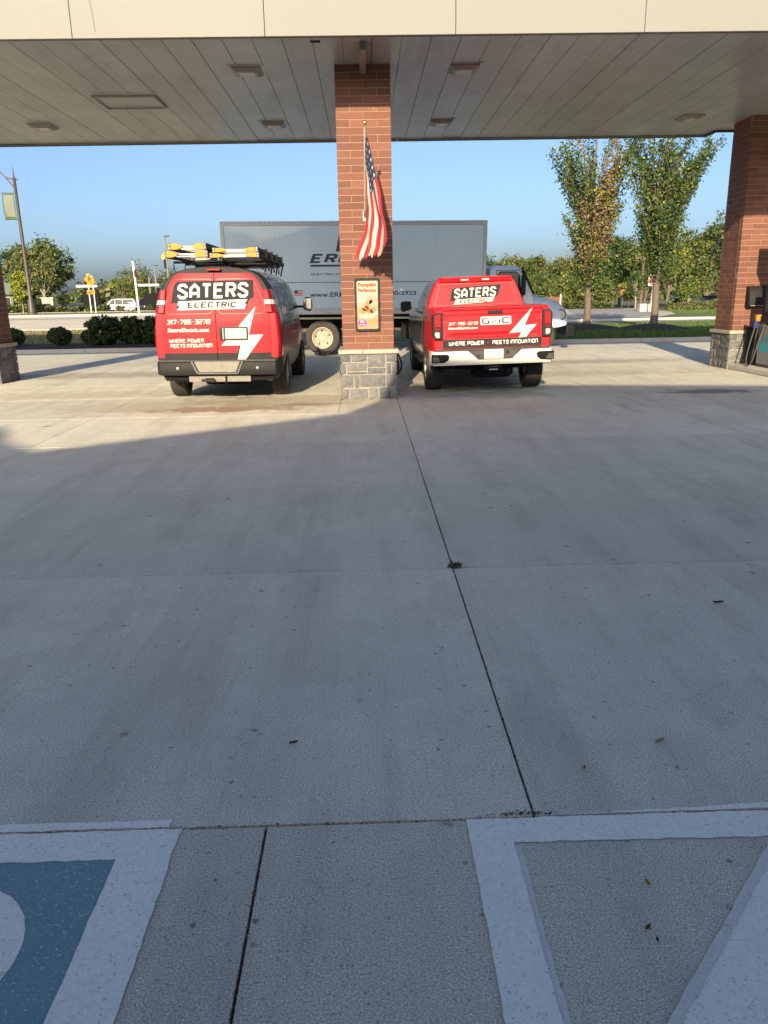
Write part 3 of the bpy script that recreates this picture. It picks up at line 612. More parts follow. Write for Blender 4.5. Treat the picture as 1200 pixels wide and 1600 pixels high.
k=NT('poster_print',.6); sp=k.N.new('ShaderNodeTexCoord'); sz=k.N.new('ShaderNodeSeparateXYZ'); k.ln(sp.outputs['Object'],sz.inputs[0])
c=k.mix(k.mapr(sz.outputs[2],.30,.56),(.31,.20,.105),(.40,.36,.27)); c=k.mix(k.mapr(k.noise(9,3),.4,.7,0,.5),c,(.18,.165,.115)); M['poster']=k.col(c)
MB().box(-W2,W2,-.016,-.010,Z0,Z1).build('print_sheet',M['poster'],po); PJ=front(-.016)
def ell(cx,cz,a,bb_,n=28,rot=0,wob=0): return [(cx+a*math.cos(t)*math.cos(rot)-bb_*math.sin(t)*math.sin(rot),cz+a*math.cos(t)*math.sin(rot)+bb_*math.sin(t)*math.cos(rot)) for t in [2*math.pi*i/n for i in range(n)]]
def clip(pts): return [(max(-W2+.002,min(W2-.002,x)),max(Z0+.002,min(Z1-.002,z))) for x,z in pts]
pm=lambda c,n: mat(n,tuple(x*.58 for x in c),.6,spec=.2)
cr,pl_,dk,sk=pm((.70,.40,.20),'print_bun'),pm((.74,.66,.52),'print_plate'),pm((.38,.16,.07),'print_cinnamon'),pm((.72,.43,.30),'print_skin')
decal('print_picture',[clip(ell(-.11,.47,.07,.03))],pl_,po,PJ,.0008); decal('print_picture',[clip(ell(.02,.262,.155,.062,rot=.18))],pl_,po,PJ,.0010); decal('print_picture',[clip(ell(.10,.15,.10,.035,rot=.1))],pm((.70,.33,.13),'print_pumpkin'),po,PJ,.0010)
buns=[(-.07,.30,.062,.052),(.09,.32,.058,.055),(.035,.295,.05,.042),(-.03,.345,.055,.04),(.005,.385,.045,.05)]
decal('print_picture',[ell(x,z,a,c_) for x,z,a,c_ in buns],cr,po,PJ,.0014)
sw=[]
for x,z,a,c_ in buns:
    sw+=[(qd,0) for qd in ribbon([(x+a*.8*(1-t/13)*math.cos(t*.95),z+c_*.8*(1-t/13)*math.sin(t*.95)) for t in range(13)],.008)]
decal('print_picture',sw,dk,po,PJ,.0020)
hand=[(.165,.50),(.13,.535),(.07,.55),(.01,.53),(-.03,.48),(-.035,.43),(-.015,.425),(.0,.45),(.005,.41),(.022,.408),(.03,.45),(.045,.47),(.075,.475),(.085,.455),(.06,.42),(.045,.40),(.06,.385),(.10,.41),(.14,.45),(.165,.455)]
decal('print_picture',[hand],sk,po,PJ,.0024); decal('print_picture',[(qd,0) for qd in ribbon([(.0,.45),(.02,.48),(.05,.50)],.008)+ribbon([(.03,.455),(.05,.48),(.08,.485)],.007)],pm((.52,.25,.16),'print_shade'),po,PJ,.0028)
decal('print_badge',[[( -.085+.062*(1+.16*(i%2))*math.cos(i*math.pi/9),.125+.05*(1+.16*(i%2))*math.sin(i*math.pi/9)) for i in range(18)]],pm((.55,.06,.30),'print_magenta'),po,PJ,.0012)
fontmesh('print_lettering','10¢',-.115,-.055,.115,.168,pm((.85,.8,.8),'print_white'),po,PJ,.0018,.04); decal('print_lettering',[(pts,li) for pts,li in strokes('REWARDS',-.128,-.042,.090,.108,1.2)],bpy.data.materials['print_white'],po,PJ,.0018)
rust=pm((.42,.09,.035),'print_rust'); fontmesh('print_lettering','Pumpkin',-.143,.143,.655,.735,rust,po,PJ,.0012,.045); fontmesh('print_lettering','Perfection',-.143,.143,.590,.650,rust,po,PJ,.0012,.045)

# ---------------------------------------------------------------- fuel dispensers
def dispenser(label,x,y,rz,full=True):
    t=thing('fuel_dispenser',label,'fuel pump',(x,y,0),rz,'fuel dispensers')
    MB().box(-.42,.42,-.27,.27,.0,.16).build('plinth',M['dark_trim'],t)
    MB().box(-.46,.46,-.25,.25,.16,.92).build('lower_panel',M['pumpgrey'],t,bevel=.012)
    MB().box(-.47,.47,-.23,.23,.925,1.62).build('head_cabinet',M['black'],t,bevel=.015)
    MB().box(-.50,.50,-.20,.20,2.12,2.62).build('topper_sign',M['teal'],t,bevel=.02)
    for s in(-1,1): MB().box(s*.44-.03,s*.44+.03,-.10,.10,1.62,2.12).build('upright',M['black'],t)
    for s in(-1,1):
        f=MB().box(-.30,.30,s*.235,s*.262,1.18,1.56).build('display_bezel',M['dark_trim'],t); MB().box(-.24,.24,s*.2625,s*.267,1.32,1.52).build('screen',M['glass'],f)
        MB().box(-.12,.12,s*.2625,s*.268,1.20,1.29).build('keypad',M['grey_metal'],f)
    return t
d1=dispenser('fuel dispenser with teal stickers standing right of the half sunlit column',8.10,14.95,R(90))
PJ2=lambda u,v,o:(-u,.2502+o,v)
decal('sticker_print',[(p,l) for p,l in strokes('EARN',-.38,-.04,.62,.71,1.1)]+[[(-.38,.42),(-.04,.42),(-.04,.58),(-.38,.58)]],M['teal'],d1,PJ2,.003)
M['hose']=mat('hose_rubber',(.045,.043,.04),.6)
def hose_loop(path,r,parent,name='hose'): return MB().tube(path,r,9).build(name,M['hose'],parent,smooth=50)
def smoothpath(pts,n=8):
    pts=[Vector(p) for p in pts]; out=[]
    for i in range(len(pts)-1):
        p0,p1,p2,p3=pts[max(i-1,0)],pts[i],pts[i+1],pts[min(i+2,len(pts)-1)]
        for k_ in range(n):
            t=k_/n; out.append(.5*((2*p1)+(-p0+p2)*t+(2*p0-5*p1+4*p2-p3)*t*t+(-p0+3*p1-3*p2+p3)*t**3))
    out.append(pts[-1]); return out
# nozzle and hoses on the right dispenser (local x runs to the lane's depth, local y towards the lane)
nz=empty('nozzle',(.47,.29,1.02),0,d1)
MB().box(-.05,.05,-.03,.05,-.03,.10).build('nozzle_guard',M['yellow'],nz,bevel=.014); MB().bar((0,.03,.02),(0,.04,-.16),.05,.07).build('nozzle_grip',M['blue'],nz,bevel=.012); MB().tube([(0,.0,.05),(0,-.06,.09),(0,-.10,.05)],.012,8).build('spout',M['steel'],nz)
hose_loop(smoothpath([(.47,.34,.86),(.44,.42,.55),(.42,.47,.27),(.33,.48,.15),(.22,.45,.24),(.17,.37,.65),(.2,.28,.95)]),.014,d1)
hose_loop(smoothpath([(.30,.27,.95),(.33,.33,.5),(.36,.37,.25),(.42,.36,.22),(.44,.32,.6),(.43,.28,.95)]),.013,d1)
bn=thing('supply_bin','black waste bin with a moulded lid between the right column and the dispenser','bin',(8.05,15.70,.12))
MB().loft([[(sx*w_,sy*d_,z) for sx,sy in((-1,-1),(1,-1),(1,1),(-1,1))] for w_,d_,z in((.16,.17,0),(.19,.20,.02),(.21,.22,.72),(.19,.2,.75))]).build('bin_body',M['matte_black'],bn,bevel=.015)
tw=thing('towel_box','black rounded paper towel box fixed to the front of the right brick column','dispenser box',(8.02,16.085,1.26))
b=MB(); prof2=[(.0,0),(-.16,.0),(-.20,.04),(-.20,.22),(-.15,.36),(-.09,.41),(.0,.41)]; b.prism(prof2,-.19,.19,'YZ'); b.build('box_shell',M['black'],tw,bevel=.012,seg=2,smooth=40)
MB().box(-.17,.17,-.215,-.18,.02,.035).build('squeegee_rail',M['steel'],tw)
isl=setting(empty('pump_island',(8.05,15.0,0)))
MB().prism([(-.44,-2.2),(.50,-2.2),(.50,1.03),(-.44,1.03)],.0,.12,'XY').build('island_kerb',M['kerb'],isl,bevel=.02)
isl2=setting(empty('pump_island',(.06,14.6,0))); MB().prism([(-.40,-1.25),(.40,-1.25),(.40,1.4),(-.40,1.4)],.0,.11,'XY').build('island_kerb',M['kerb'],isl2,bevel=.02)
d2=dispenser('fuel dispenser hidden close behind the middle brick column, its hoses hanging either side',0.06,13.95,R(90))
hose_loop(smoothpath([(-.40,.27,.95),(-.52,.40,.75),(-.56,.50,.50),(-.55,.49,.34),(-.50,.42,.28),(-.45,.30,.30)]),.012,d2)
for o in (0,.05): hose_loop(smoothpath([(-.40,-.27,1.0),(-.50,-.44,.75),(-.55,-.50-o,.55),(-.55,-.51-o,.38),(-.50,-.44,.26),(-.42,-.30,.24)]),.019,d2)
# ---------------------------------------------------------------- wheels
def make_wheel(r,wd,rim_r,blocks=False,rim='M_rim',steel=False):
    """returns (tyre mesh, rim mesh); axis X, outer face towards +X"""
    h=wd/2; sw=r-rim_r
    prof=[(rim_r-.012,-h*.80),(rim_r+.01,-h*.92),(rim_r+sw*.5,-h*1.03),(r-.03,-h*.98),(r-.008,-h*.86)]
    gx=[-.62,-.58,-.50,-.46,-.16,-.12,-.0+.12,.16,.46,.50,.58,.62]
    for i in range(0,12,4 if not blocks else 4):
        pass
    for a in (-.52,-.17,.17,.52): prof+=[(r,h*(a-.05)),(r-.012,h*(a-.045)),(r-.012,h*(a+.045)),(r,h*(a+.05))]
    prof+=[(r-.008,h*.86),(r-.03,h*.98),(rim_r+sw*.5,h*1.03),(rim_r+.01,h*.92),(rim_r-.012,h*.80)]
    n=72 if blocks else 40
    md=(lambda i,j:(1-.022 if (j+ i//4)%3==0 and 3<=i<=len(prof)-4 else 1)) if blocks else None
    t=MB(); t.lathe(prof,axis='X',n=n,mod=md); t.f=t.f[:-2]; t.m=t.m[:-2]; t=t.mesh('tyre',M['tyre'],smooth=35 if not blocks else 25)
    b=MB(); rr=rim_r
    if steel:
        b.lathe([(rr-.01,-h*.7),(rr+.012,h*.86),(rr+.006,h*.93),(rr-.02,h*.90),(rr-.05,h*.35),(rr*.70,h*.22),(rr*.62,h*.10),(rr*.40,h*.12),(rr*.33,h*.30),(rr*.20,h*.34),(.001,h*.36)],axis='X',n=40)
        rim=b.mesh('rim',M['dirty_rim'],smooth=50)
    else:
        b.lathe([(rr-.01,-h*.7),(rr+.01,h*.84),(rr-.015,h*.88),(rr-.03,h*.45),(rr*.5,h*.40),(rr*.25,h*.62),(.001,h*.66)],axis='X',n=30)
        for k_ in range(6):
            a=k_*math.pi/3; b.bar((h*.62,math.cos(a)*rr*.2,math.sin(a)*rr*.2),(h*.75,math.cos(a)*(rr-.02),math.sin(a)*(rr-.02)),.06,.04,up=(1,0,0))
        rim=b.mesh('rim',M['steel'],smooth=40)
    return t,rim
def put_wheel(root,me,x,y,z,flipx,steer=0):
    w_=empty('wheel',(x,y,z),steer+(math.pi if flipx else 0),root,rx=rnd.uniform(0,1))
    inst('tyre',me[0],w_); inst('rim',me[1],w_); return w_

# ---------------------------------------------------------------- cargo van
van=thing('cargo_van','red and black wrapped cargo van seen from behind with ladders on its roof rack','van',(-2.31,12.25,0),0,None,0,R(.5))
WT=[(.36,.88),(.45,.93),(.60,.965),(.72,.985),(.95,1.0),(1.2,.985),(1.38,.965),(1.6,.905),(1.74,.86),(1.85,.805),(1.95,.72),(2.01,.62),(2.055,.46),(2.085,.22),(2.095,.0)]
Wv=lambda z:interp(WT,z)
def vrear(x,z): 
    a=abs(x)/max(.2,Wv(z)*.96)
    return .02+.10*max(0,z-1.25)+.035*max(0,z-1.25)**2+.05*min(1.2,a)**5
zs=[t[0] for t in WT]
def vring(y,sx,top,face=False):
    pts=[]
    for z in zs:
        zz=z if z<.95 else .95+(z-.95)*(top-.95)/(2.095-.95)
        pts.append((Wv(z)*sx,zz))
    rg=[(-.0,zs[0])]+pts
    def P(x,z): return (x,(y+(.10*max(0,z-1.25)+.035*max(0,z-1.25)**2 if y<.6 else 0)*(1 if y<.35 else .5)),z)
    return [P(x,z) for x,z in pts]+[P(-x,z) for x,z in pts[:-1][::-1]]
st=[(.05,.945,2.085),(.08,.965,2.09),(.14,.985,2.095),(.24,.996,2.095)]+[(y,1.0,2.095) for y in frange(.4,3.5,14)]+[(3.8,.995,2.085),(4.0,.985,2.03),(4.3,.97,1.78),(4.6,.955,1.48),(4.9,.94,1.22),(5.3,.92,1.12),(5.6,.86,1.0),(5.66,.80,.96)]
VM=[M['vanblack'],M['red'],M['gun'],M['darkred'],M['rocker'],M['matte_black']]
def vmf(c):
    y,z=c.y,c.z
    if y<.36 and .83<z<1.74: return 1 if y<.22+.1*max(0,z-1.25) else 2
    if y<.36+.1*max(0,z-1.25): return 0
    if z>1.985: return 0
    if z<.55: return 4
    if z<.80: return 4
    if z<1.16: return 3
    return 2
b=MB(); rr_=[vring(*s) for s in st]; b.loft(rr_,mf=vmf,cap=False); nz_=len(zs)
for j in range(nz_-1):
    lf=lambda q:2*nz_-2-q
    zc=(zs[j]+zs[j+1])/2; f=[j,j+1,lf(j+1),lf(j)] if j+1<nz_-1 else [j,j+1,lf(j)]
    b.f.append(f); b.m.append(1 if .78<zc<1.745 else (5 if zc<.6 else 0))
b.f.append([len(b.v)-(2*nz_-1)+q for q in range(2*nz_-1)]); b.m.append(2)
body=b.build('body',VM,van,smooth=38)
cut=MB()
for yy in (1.12,4.55):
    for s in(-1,1):
        c2=MB(); c2.lathe([(.455,-.25),(.455,.25)],(s*.90,yy,.40),'X',28); cut.add(c2.v,c2.f,0)
boolcut(body,cut,M['matte_black'])
body.data.set_sharp_from_angle(angle=R(38))
PV=lambda x,z,o:(x,vrear(x,z)-o-.012,z)
# rear doors
for s in (-1,1):
    b=MB(); us=frange(0,1,12); vs=frange(.69,1.985,26)
    def dp_(u,z,s=s):
        xe=min(.835,Wv(z)*.955-.085); x=s*(.006+(xe-.006)*u); return (x,vrear(x,z)-.012,z)
    b.grid(dp_,us,vs,mf=lambda u,z:1 if z<.815 else 0)
    # returned edges give the panel its thickness
    b.grid(lambda t,z,s=s:(dp_(0,z)[0],dp_(0,z)[1]+t,z),[0,.05],vs,m=1); b.grid(lambda t,z,s=s:(dp_(1,z)[0],dp_(1,z)[1]+t,z),[0,.05],vs,m=2)
    b.grid(lambda u,t:(dp_(u,1.985)[0],dp_(u,1.985)[1]+t,1.985),us,[0,.06],m=2)
    d=b.build('rear_door',[M['red'],M['vanblack'],M['vanblack']],van,smooth=40)
    # pressed outline of the window blank
    w_=.012
    zz0,zz1=1.385,1.90; xo=s*.05
    lp=[]
    def X(z): return s*(min(.835,Wv(z)*.955-.085)-.05)
    pth=[(xo,zz0+.04),(xo,zz1),(X(zz1),zz1),(X(1.6),1.6),(X(zz0+.05),zz0+.04),(X(zz0)-s*.06,zz0),(xo+s*.05,zz0),(xo,zz0+.04)]
    M.setdefault('redseam',mat('red_wrap_edge',(.40,.012,.02),.4))
    decal('window_seam',[(q_,0) for q_ in ribbon(pth,.008)],M['redseam'],d,PV,.0012)
    for zh in (.95,1.75):
        MB().bar((s*.80,vrear(.8,zh)-.02,zh-.05),(s*.80,vrear(.8,zh)-.02,zh+.05),.02,.02).build('hinge',M['redseam'],d) if False else None
decal('door_handle_recess',[[(.03,1.13),(.10,1.13),(.10,1.03),(.03,1.03)]],M['black'],van,PV,.004) if False else None
# license plate housing
lh=MB(); lh.box(.045,.49,vrear(.2,1.1)-.045,vrear(.2,1.1)+.01,.985,1.19); LH=lh.build('plate_housing',M['dark_trim'],van,bevel=.012)
yq=vrear(.2,1.1)-.046
MB().box(.145,.468,yq-.004,yq-.0005,1.012,1.165).build('license_plate',M['plate'],LH); MB().box(.065,.085,yq-.016,yq-.0005,1.0,1.17).build('door_handle',M['black'],LH); MB().box(.10,.118,yq-.010,yq-.0005,1.0,1.17).build('handle_trim',M['grey_metal'],LH)
decal('plate_lettering',[(p,l) for p,l in strokes('A3C749',.16,.45,1.075,1.145,1.0)],M['plate_ink'],LH,front(yq-.004),.001); decal('plate_lettering',[[(.20,1.02),(.42,1.02),(.42,1.045),(.20,1.045)]],M['silver'],LH,front(yq-.004),.001)
# logo, phone, slogan, bolt
SL=.012
lp=[(-.678,1.545),(-.655,1.66),(-.615,1.815),(-.56,1.868),(.60,1.885),(.605,1.63),(.53,1.585),(.48,1.455),(-.60,1.437),(-.575,1.545)]
decal('logo_plate',[lp],M['ink'],van,PV,.003)
decal('logo_lettering',[(p,l) for p,l in strokes('SATERS',-.565,.52,1.605,1.832,1.35,1.7,slant=.06,slope=.018)],M['cream'],van,PV,.0055)
decal('logo_ribbon',[[(-.56,1.575),(.505,1.596),(.45,1.528),(.487,1.528),(.455,1.457),(-.59,1.440),(-.535,1.508),(-.575,1.508)]],M['cream'],van,PV,.0055)
decal('logo_lettering',[(p,l) for p,l in strokes('ELECTRIC',-.42,.33,1.472,1.556,1.6,1.5,slant=.18,slope=.012)],M['ink'],van,PV,.008)
decal('phone_lettering',[(p,l) for p,l in strokes('317.796.3278',-.755,-.085,1.226,1.298,1.2,1.3,slant=.15,slope=.01)],M['cream'],van,PV,.003)
fontmesh('web_lettering','SatersElectric.com',-.755,-.11,1.112,1.176,M['cream'],van,PV,.003,.028,.15)
decal('slogan_lettering',[(p,l) for p,l in strokes('WHERE POWER',-.74,-.20,.952,1.008,1.25,1.3,slope=.01)],M['cream'],van,PV,.003)
decal('slogan_lettering',[(p,l) for p,l in strokes('MEETS INNOVATION',-.73,-.075,.872,.932,1.25,1.3,slope=.01)],M['cream'],van,PV,.003)
bolt_s=lambda x,z,h:[(x+.28*h,z+h),(x-.30*h,z+.42*h),(x+.0*h,z+.45*h),(x-.28*h,z),(x+.30*h,z+.58*h),(x,z+.55*h)]
decal('slogan_bolt',[bolt_s(-.14,.955,.06)],M['ink'],van,PV,.003)
vb=[(.62,1.49),(.50,1.06),(.723,1.066),(.42,.672),(.30,.662),(.365,.905),(.065,.903),(.345,1.19)]
decal('bolt_shadow',[[(x-.028,z-.012) for x,z in vb]],M['ink'],van,PV,.003); decal('bolt_print',[vb],M['cream'],van,PV,.0055)
# tail lights
for s in (-1,1):
    TL=empty('tail_light',(0,0,0),0,van)
    def tl(z0,z1,m,out=0):
        def ed(z,k_): t=(z-1.40)/.345; return (.775-.045*t) if k_==0 else (.905-.065*t)
        rings=[]
        for y,ox,dz in ((-.02,-.012,.004),(-.028,-.02,.0),(.05,.022,0),(.24,.045+.012,0)):
            pass
        rg=[]
        for z in (z0,z1):
            yo=.10*max(0,z-1.25)
            W_=Wv(z)
            rg.append([(s*ed(z,0),yo+.035,z),(s*(ed(z,0)+.012),yo-.012,z),(s*(ed(z,1)-.025),yo+.0,z),(s*(W_*.985),yo+.07,z),(s*(W_*1.012),yo+.24,z),(s*(W_*.9),yo+.26,z)])
        MB().loft(rg).build('lens_segment',m,TL,bevel=.006)
    tl(1.40,1.515,M['taillred']); tl(1.52,1.595,M['clearlens']); tl(1.60,1.745,M['taillred'])
MB().box(-.10,.11,vrear(0,2.03)-.05,vrear(0,2.03)+.02,2.022,2.058).build('high_brake_light',M['taillred'],van,bevel=.008)
# roof edge arch in black behind the doors is the body itself; bumper
b=MB()
def brg(y0,y1): return None
BP=[(-.98,.22),(-.965,.06),(-.90,-.05),(-.70,-.085),(.70,-.085),(.90,-.05),(.965,.06),(.98,.22)]
rings=[]
for x,y in BP: rings.append([(x,y+.16,.47),(x,y+.01,.455),(x,y-.01,.50),(x,y-.01,.60),(x,y+.01,.655),(x,y+.16,.662)])
b.loft(rings); bp_=b.build('rear_bumper',M['black'],van,smooth=35)
b=MB(); b.prism([(-.36,.668),(.36,.668),(.285,.500),(-.285,.500)],-.104,-.06); b.build('step_pad',mat('worn_step',(.20,.19,.16),.7,.3,nscale=14,namt=.2),bp_,bevel=.006)
for s in(-1,1): MB().bar((s*.395,-.10,.672),(s*.315,-.10,.49),.022,.02,up=(0,1,0)).build('step_trim',M['chrome'],bp_); MB().lathe([(.001,-.004),(.022,-.002),(.022,.01)],(s*.62,-.097,.565),'Y',12).build('sensor',M['grey_metal'],bp_)
MB().box(-.31,.31,-.107,-.06,.476,.492).build('step_lip',M['chrome'],bp_)
MB().box(-.90,.90,-.06,.1,.664,.69).build('bumper_top',M['dark_trim'],bp_)
hb=MB().box(-.47,.50,-.02,.05,.345,.435).build('hitch_bar',bpy.data.materials['worn_step'],van,bevel=.006); MB().box(-.20,-.08,-.06,.2,.335,.405).build('receiver',M['matte_black'],hb); MB().box(.10,.13,-.035,.0,.32,.44).build('hitch_bracket',M['matte_black'],hb); MB().box(-.26,-.06,-.09,-.05,.355,.395).build('ball_mount',M['black'],hb)
MB().tube([(.55,.9,.40),(.62,.4,.37),(.80,.25,.36)],.035,10).build('exhaust_pipe',M['steel'],van,smooth=50); MB().box(.83,.93,.62,.66,.22,.42).build('mud_flap',M['rubber'],van)
b=MB(); b.box(-.70,.70,.3,4.9,.34,.45); b.tube([(-.8,1.12,.37),(.8,1.12,.37)],.07); b.tube([(0,1.12,.37),(0,4,.5)],.05); b.box(-.3,.35,.5,1.0,.25,.4); b.build('underbody',M['matte_black'],van)
vw=make_wheel(.375,.255,.215)
for x,y,f in ((-.855,1.12,True),(.855,1.12,False),(-.86,4.55,True),(.86,4.55,False)): put_wheel(van,vw,x,y,.372,f)
# right side glazing, seams and the silver side lettering
PS=lambda s:(lambda y,z,o:(s*(Wv(z)+o+.001),y,z))
for s in(-1,1):
    decal('side_window',[[(3.02,1.42),(3.85,1.42),(3.62,1.92),(3.02,1.92)]],M['glass'],van,PS(s),.004)
    for yy in (2.95,1.9): decal('door_seam',[[(yy,.6),(yy+.012,.6),(yy+.012,1.9),(yy,1.9)]],M['matte_black'],van,PS(s),.003)
sgn=[([(y if True else 0,z) for y,z in p],l) for p,l in strokes('SATERS',.55,2.75,1.42,1.88,1.25,1.6)]
decal('side_lettering',sgn,M['silver'],van,PS(1),.004); decal('side_lettering',[(p,l) for p,l in strokes('ELECTRIC',.75,2.6,1.16,1.34,1.25,1.6)],M['silver'],van,PS(1),.004)
for s in(-1,1):
    mr=empty('side_mirror',(s*1.0,3.62,1.36),0,van); MB().loft([[(s*dx,y,z) for dx,z in((.09,.03),(.23,-.02),(.27,.06),(.26,.23),(.20,.27),(.10,.25))] for y in (-.05,.09)]).build('mirror_shell',M['black'],mr,bevel=.02,smooth=40)
    MB().box(min(s*.11,s*.25),max(s*.11,s*.25),-.056,-.0505,.04,.235).build('mirror_glass',M['chrome'],mr); MB().bar((-s*.06,.02,.08),(s*.12,.02,.08),.05,.05).build('mirror_arm',M['black'],mr)
# roof rack
rk=empty('roof_rack',(0,0,0),0,van)
for y in (.55,1.35,2.15,2.95): 
    MB().tube([(-.70,y,2.05),(-.70,y,2.165),(.70,y,2.165),(.70,y,2.05)],.018,8).build('crossbar',M['black'],rk)
    MB().tube([(.735,y,2.00),(.745,y,2.06),(.77,y+.02,2.16),(.765,y,2.36)],.014,8).build('upright',M['black'],rk)
MB().bar((.71,.5,2.18),(.71,3.1,2.18),.03,.03).build('side_rail',M['black'],rk)
MB().bar((-.30,.35,2.19),(.10,.35,2.19),.05,.05).build('clamp_bar',M['grey_metal'],rk)
# ladders
M['shoe']=mat('rail_shoe_grey',(.09,.088,.085),.6,.2)
def ladder(label,x0,x1,zb,zt,y0,y1,fly,railm,tilt):
    t=thing('extension_ladder',label,'ladder',(-2.31,12.25,0),0,'ladders on the van roof',R(tilt),0)
    def section(xa,xb,za,zc,ya,yb):
        h=zc-za
        for xx,s in((xa,1),(xb,-1)):
            b=MB(); b.box(min(xx,xx+s*.012),max(xx,xx+s*.012),ya,yb,za,zc); b.box(min(xx,xx+s*.034),max(xx,xx+s*.034),ya+.001,yb-.001,za,za+.010); b.box(min(xx,xx+s*.034),max(xx,xx+s*.034),ya+.001,yb-.001,zc-.010,zc); b.build('rail',railm,t)
            b=MB(); b.box(min(xx-s*.004,xx+s*.036),max(xx-s*.004,xx+s*.036),ya-.02,ya+.05,za-.003,zc+.003); r_=b.build('rail_shoe',M['shoe'],t,bevel=.004)
            for zz in (za+h*.25,za+h*.75): MB().lathe([(.001,-.004),(.009,-.003),(.009,.002)],(xx+s*.016,ya-.021,zz),'Y',8).build('rivet',M['steel'],r_)
            y_=ya-.012
            b=MB(); b.prism([(xx+s*.036,za+.004),(xx+s*.036,zc-.004),(xx+s*.13,zc-.006),(xx+s*.20,za+h*.66),(xx+s*.20,za+h*.30),(xx+s*.13,za+.006)],y_,y_+.03); b.build('corner_gusset',M['yellow'],t,bevel=.003)
        k_=0; y_=ya+.07
        while y_<yb-.05:
            MB().tube([(xa+.012,y_,(za+zc)/2),(xb-.012,y_,(za+zc)/2)],.017,8).build('rung',M['alu'],t,smooth=50); y_+=.305
        MB().box(xa+.03,xb-.03,ya+.012,ya+.03,za+h*.14,za+h*.24).build('tie_plate',M['alu'],t)
    section(x0,x1,zb,zb+(zt-zb)*.47,y0,y1)
    section(x0+fly,x1-fly*.3,zb+(zt-zb)*.53,zt,y0+.02,y1-.3)
    return t
ladder('taller stacked ladder with yellow corners on the left of the van rack',-.69,-.03,2.215,2.425,.0,4.0,.07,M['purple_rail'],0)
ladder('wider lower ladder with a dark side rail on the right of the rack',-.01,.735,2.205,2.355,.05,3.9,.045,M['purple_rail'],-.0)
sp_=tag(MB().tube(smoothpath([(-2.98,12.28,2.28),(-3.02,12.24,2.24),(-2.99,12.22,2.19)]),.02,8).build('safety_strap',mat('lime_strap',(.5,.62,.05),.6)),'lime and black strap end hanging from the left ladder on the van','strap'); MB().tube([(-2.99,12.22,2.19),(-2.985,12.22,2.06)],.018,8).build('strap_tail',M['black'],sp_)

# ---------------------------------------------------------------- pickup
pk=thing('pickup_truck','red wrapped crew cab pickup with white rear bumper and lightning bolt on its tailgate','pickup truck',(2.07,12.45,0),R(.3),None,0,R(-1.0))
PT_=[(.42,.90),(.50,.95),(.62,.985),(.85,1.0),(1.0,1.0),(1.12,.985),(1.25,.985),(1.36,.965),(1.41,.93)]
Wp=lambda z:interp(PT_,z)
def pring(y,sx,top,bot=.42):
    pts=[(Wp(z)*sx,bot+(z-.42)*(top-bot)/(1.41-.42)) for z,_ in PT_]
    return [(x,y,z) for x,z in pts]+[(-x,y,z) for x,z in pts[::-1]]
def pbul(y): # wheel arch bulge
    return 1+.025*max(math.exp(-((y-1.20)/.45)**2),math.exp(-((y-4.95)/.45)**2))
ys=[.10,.13,.2]+frange(.35,5.9,34)
def ptop(y): return 1.41 if y<1.86 else 1.36 if y<4.6 else 1.36-.10*ss(4.6,5.85,y)
rings=[pring(.10,.93,1.39,.62),pring(.13,.955,1.41,.60)]+[pring(y,(.97 if y<.25 else 1)*pbul(y)*.985,ptop(y),.50 if y<.5 else .42) for y in ys[2:]]+[pring(5.95,.90,1.15),pring(6.0,.84,1.0,.5)]
PM=[M['red'],M['gun'],M['rocker'],M['matte_black']]
def pmf(c):
    if c.z<.64 and c.y<.9: return 3
    if c.y<1.0+.55*(1.4-c.z)*0: return 0
    if c.y<1.75 and c.z>.72-.25*(c.y-1): return 0 if c.y<1.25 else 1
    if c.z<.66: return 2
    return 1
b=MB(); b.loft(rings,mf=pmf); pbody=b.build('body',PM,pk,smooth=40)
cut=MB()
for yy in (1.20,4.95):
    for s in(-1,1):
        c2=MB(); c2.lathe([(.475,-.3),(.475,.3)],(s*.92,yy,.44),'X',28); cut.add(c2.v,c2.f,0)
cut.box(-.80,.80,.17,1.80,.95,1.6)
boolcut(pbody,cut,M['matte_black']); pbody.data.set_sharp_from_angle(angle=R(40))
# tailgate surface with pressed creases
def ptg(x,z):
    y=.055
    if z>1.355: y-=.020*ss(1.355,1.385,z)
    if z<1.02 and abs(x)<.72: y+=.022*ss(1.02,.985,z)*(1-ss(.60,.72,abs(x)))-.02*ss(.955,.93,z)*(1-ss(.60,.72,abs(x)))
    if 1.20<z<1.31: y+=.010*ss(1.20,1.215,z)*(1-ss(1.295,1.31,z))*(1-ss(.74,.80,abs(x)))
    return y+.02*(abs(x)/.8)**4
PG=lambda x,z,o:(x,ptg(x,z)-o,z)
b=MB(); us=frange(-.792,.792,45); vs=[.785]+frange(.80,1.405,64); b.grid(lambda x,z:(x,ptg(x,z),z),us,vs)
b.grid(lambda x,t:(x,ptg(x,1.405)+t,1.405+.004*(t>.02)),us,[0,.03,.07]); 
for xx in(-.792,.792): b.grid(lambda t,z,xx=xx:(xx,ptg(xx,z)+t,z),[0,.06],vs)
tg=b.build('tailgate',M['red'],pk,smooth=30)
hr_=MB().box(-.085,.165,.030,.052,1.303,1.358).build('tailgate_handle',M['black'],tg,bevel=.012,seg=2)
decal('strip_print',[[(-.792,.79),(.792,.79),(.792,.92),(-.792,.92)]],M['ink'],tg,PG,.0025,.03)
decal('slogan_lettering',[(p,l) for p,l in strokes('WHERE POWER',-.70,-.14,.826,.890,1.25,1.3)]+[(p,l) for p,l in strokes('MEETS INNOVATION',.0,.735,.826,.890,1.25,1.3)],M['white'],tg,PG,.0045)
decal('slogan_bolt',[bolt_s(-.07,.822,.07)],M['brightred'],tg,PG,.0045)
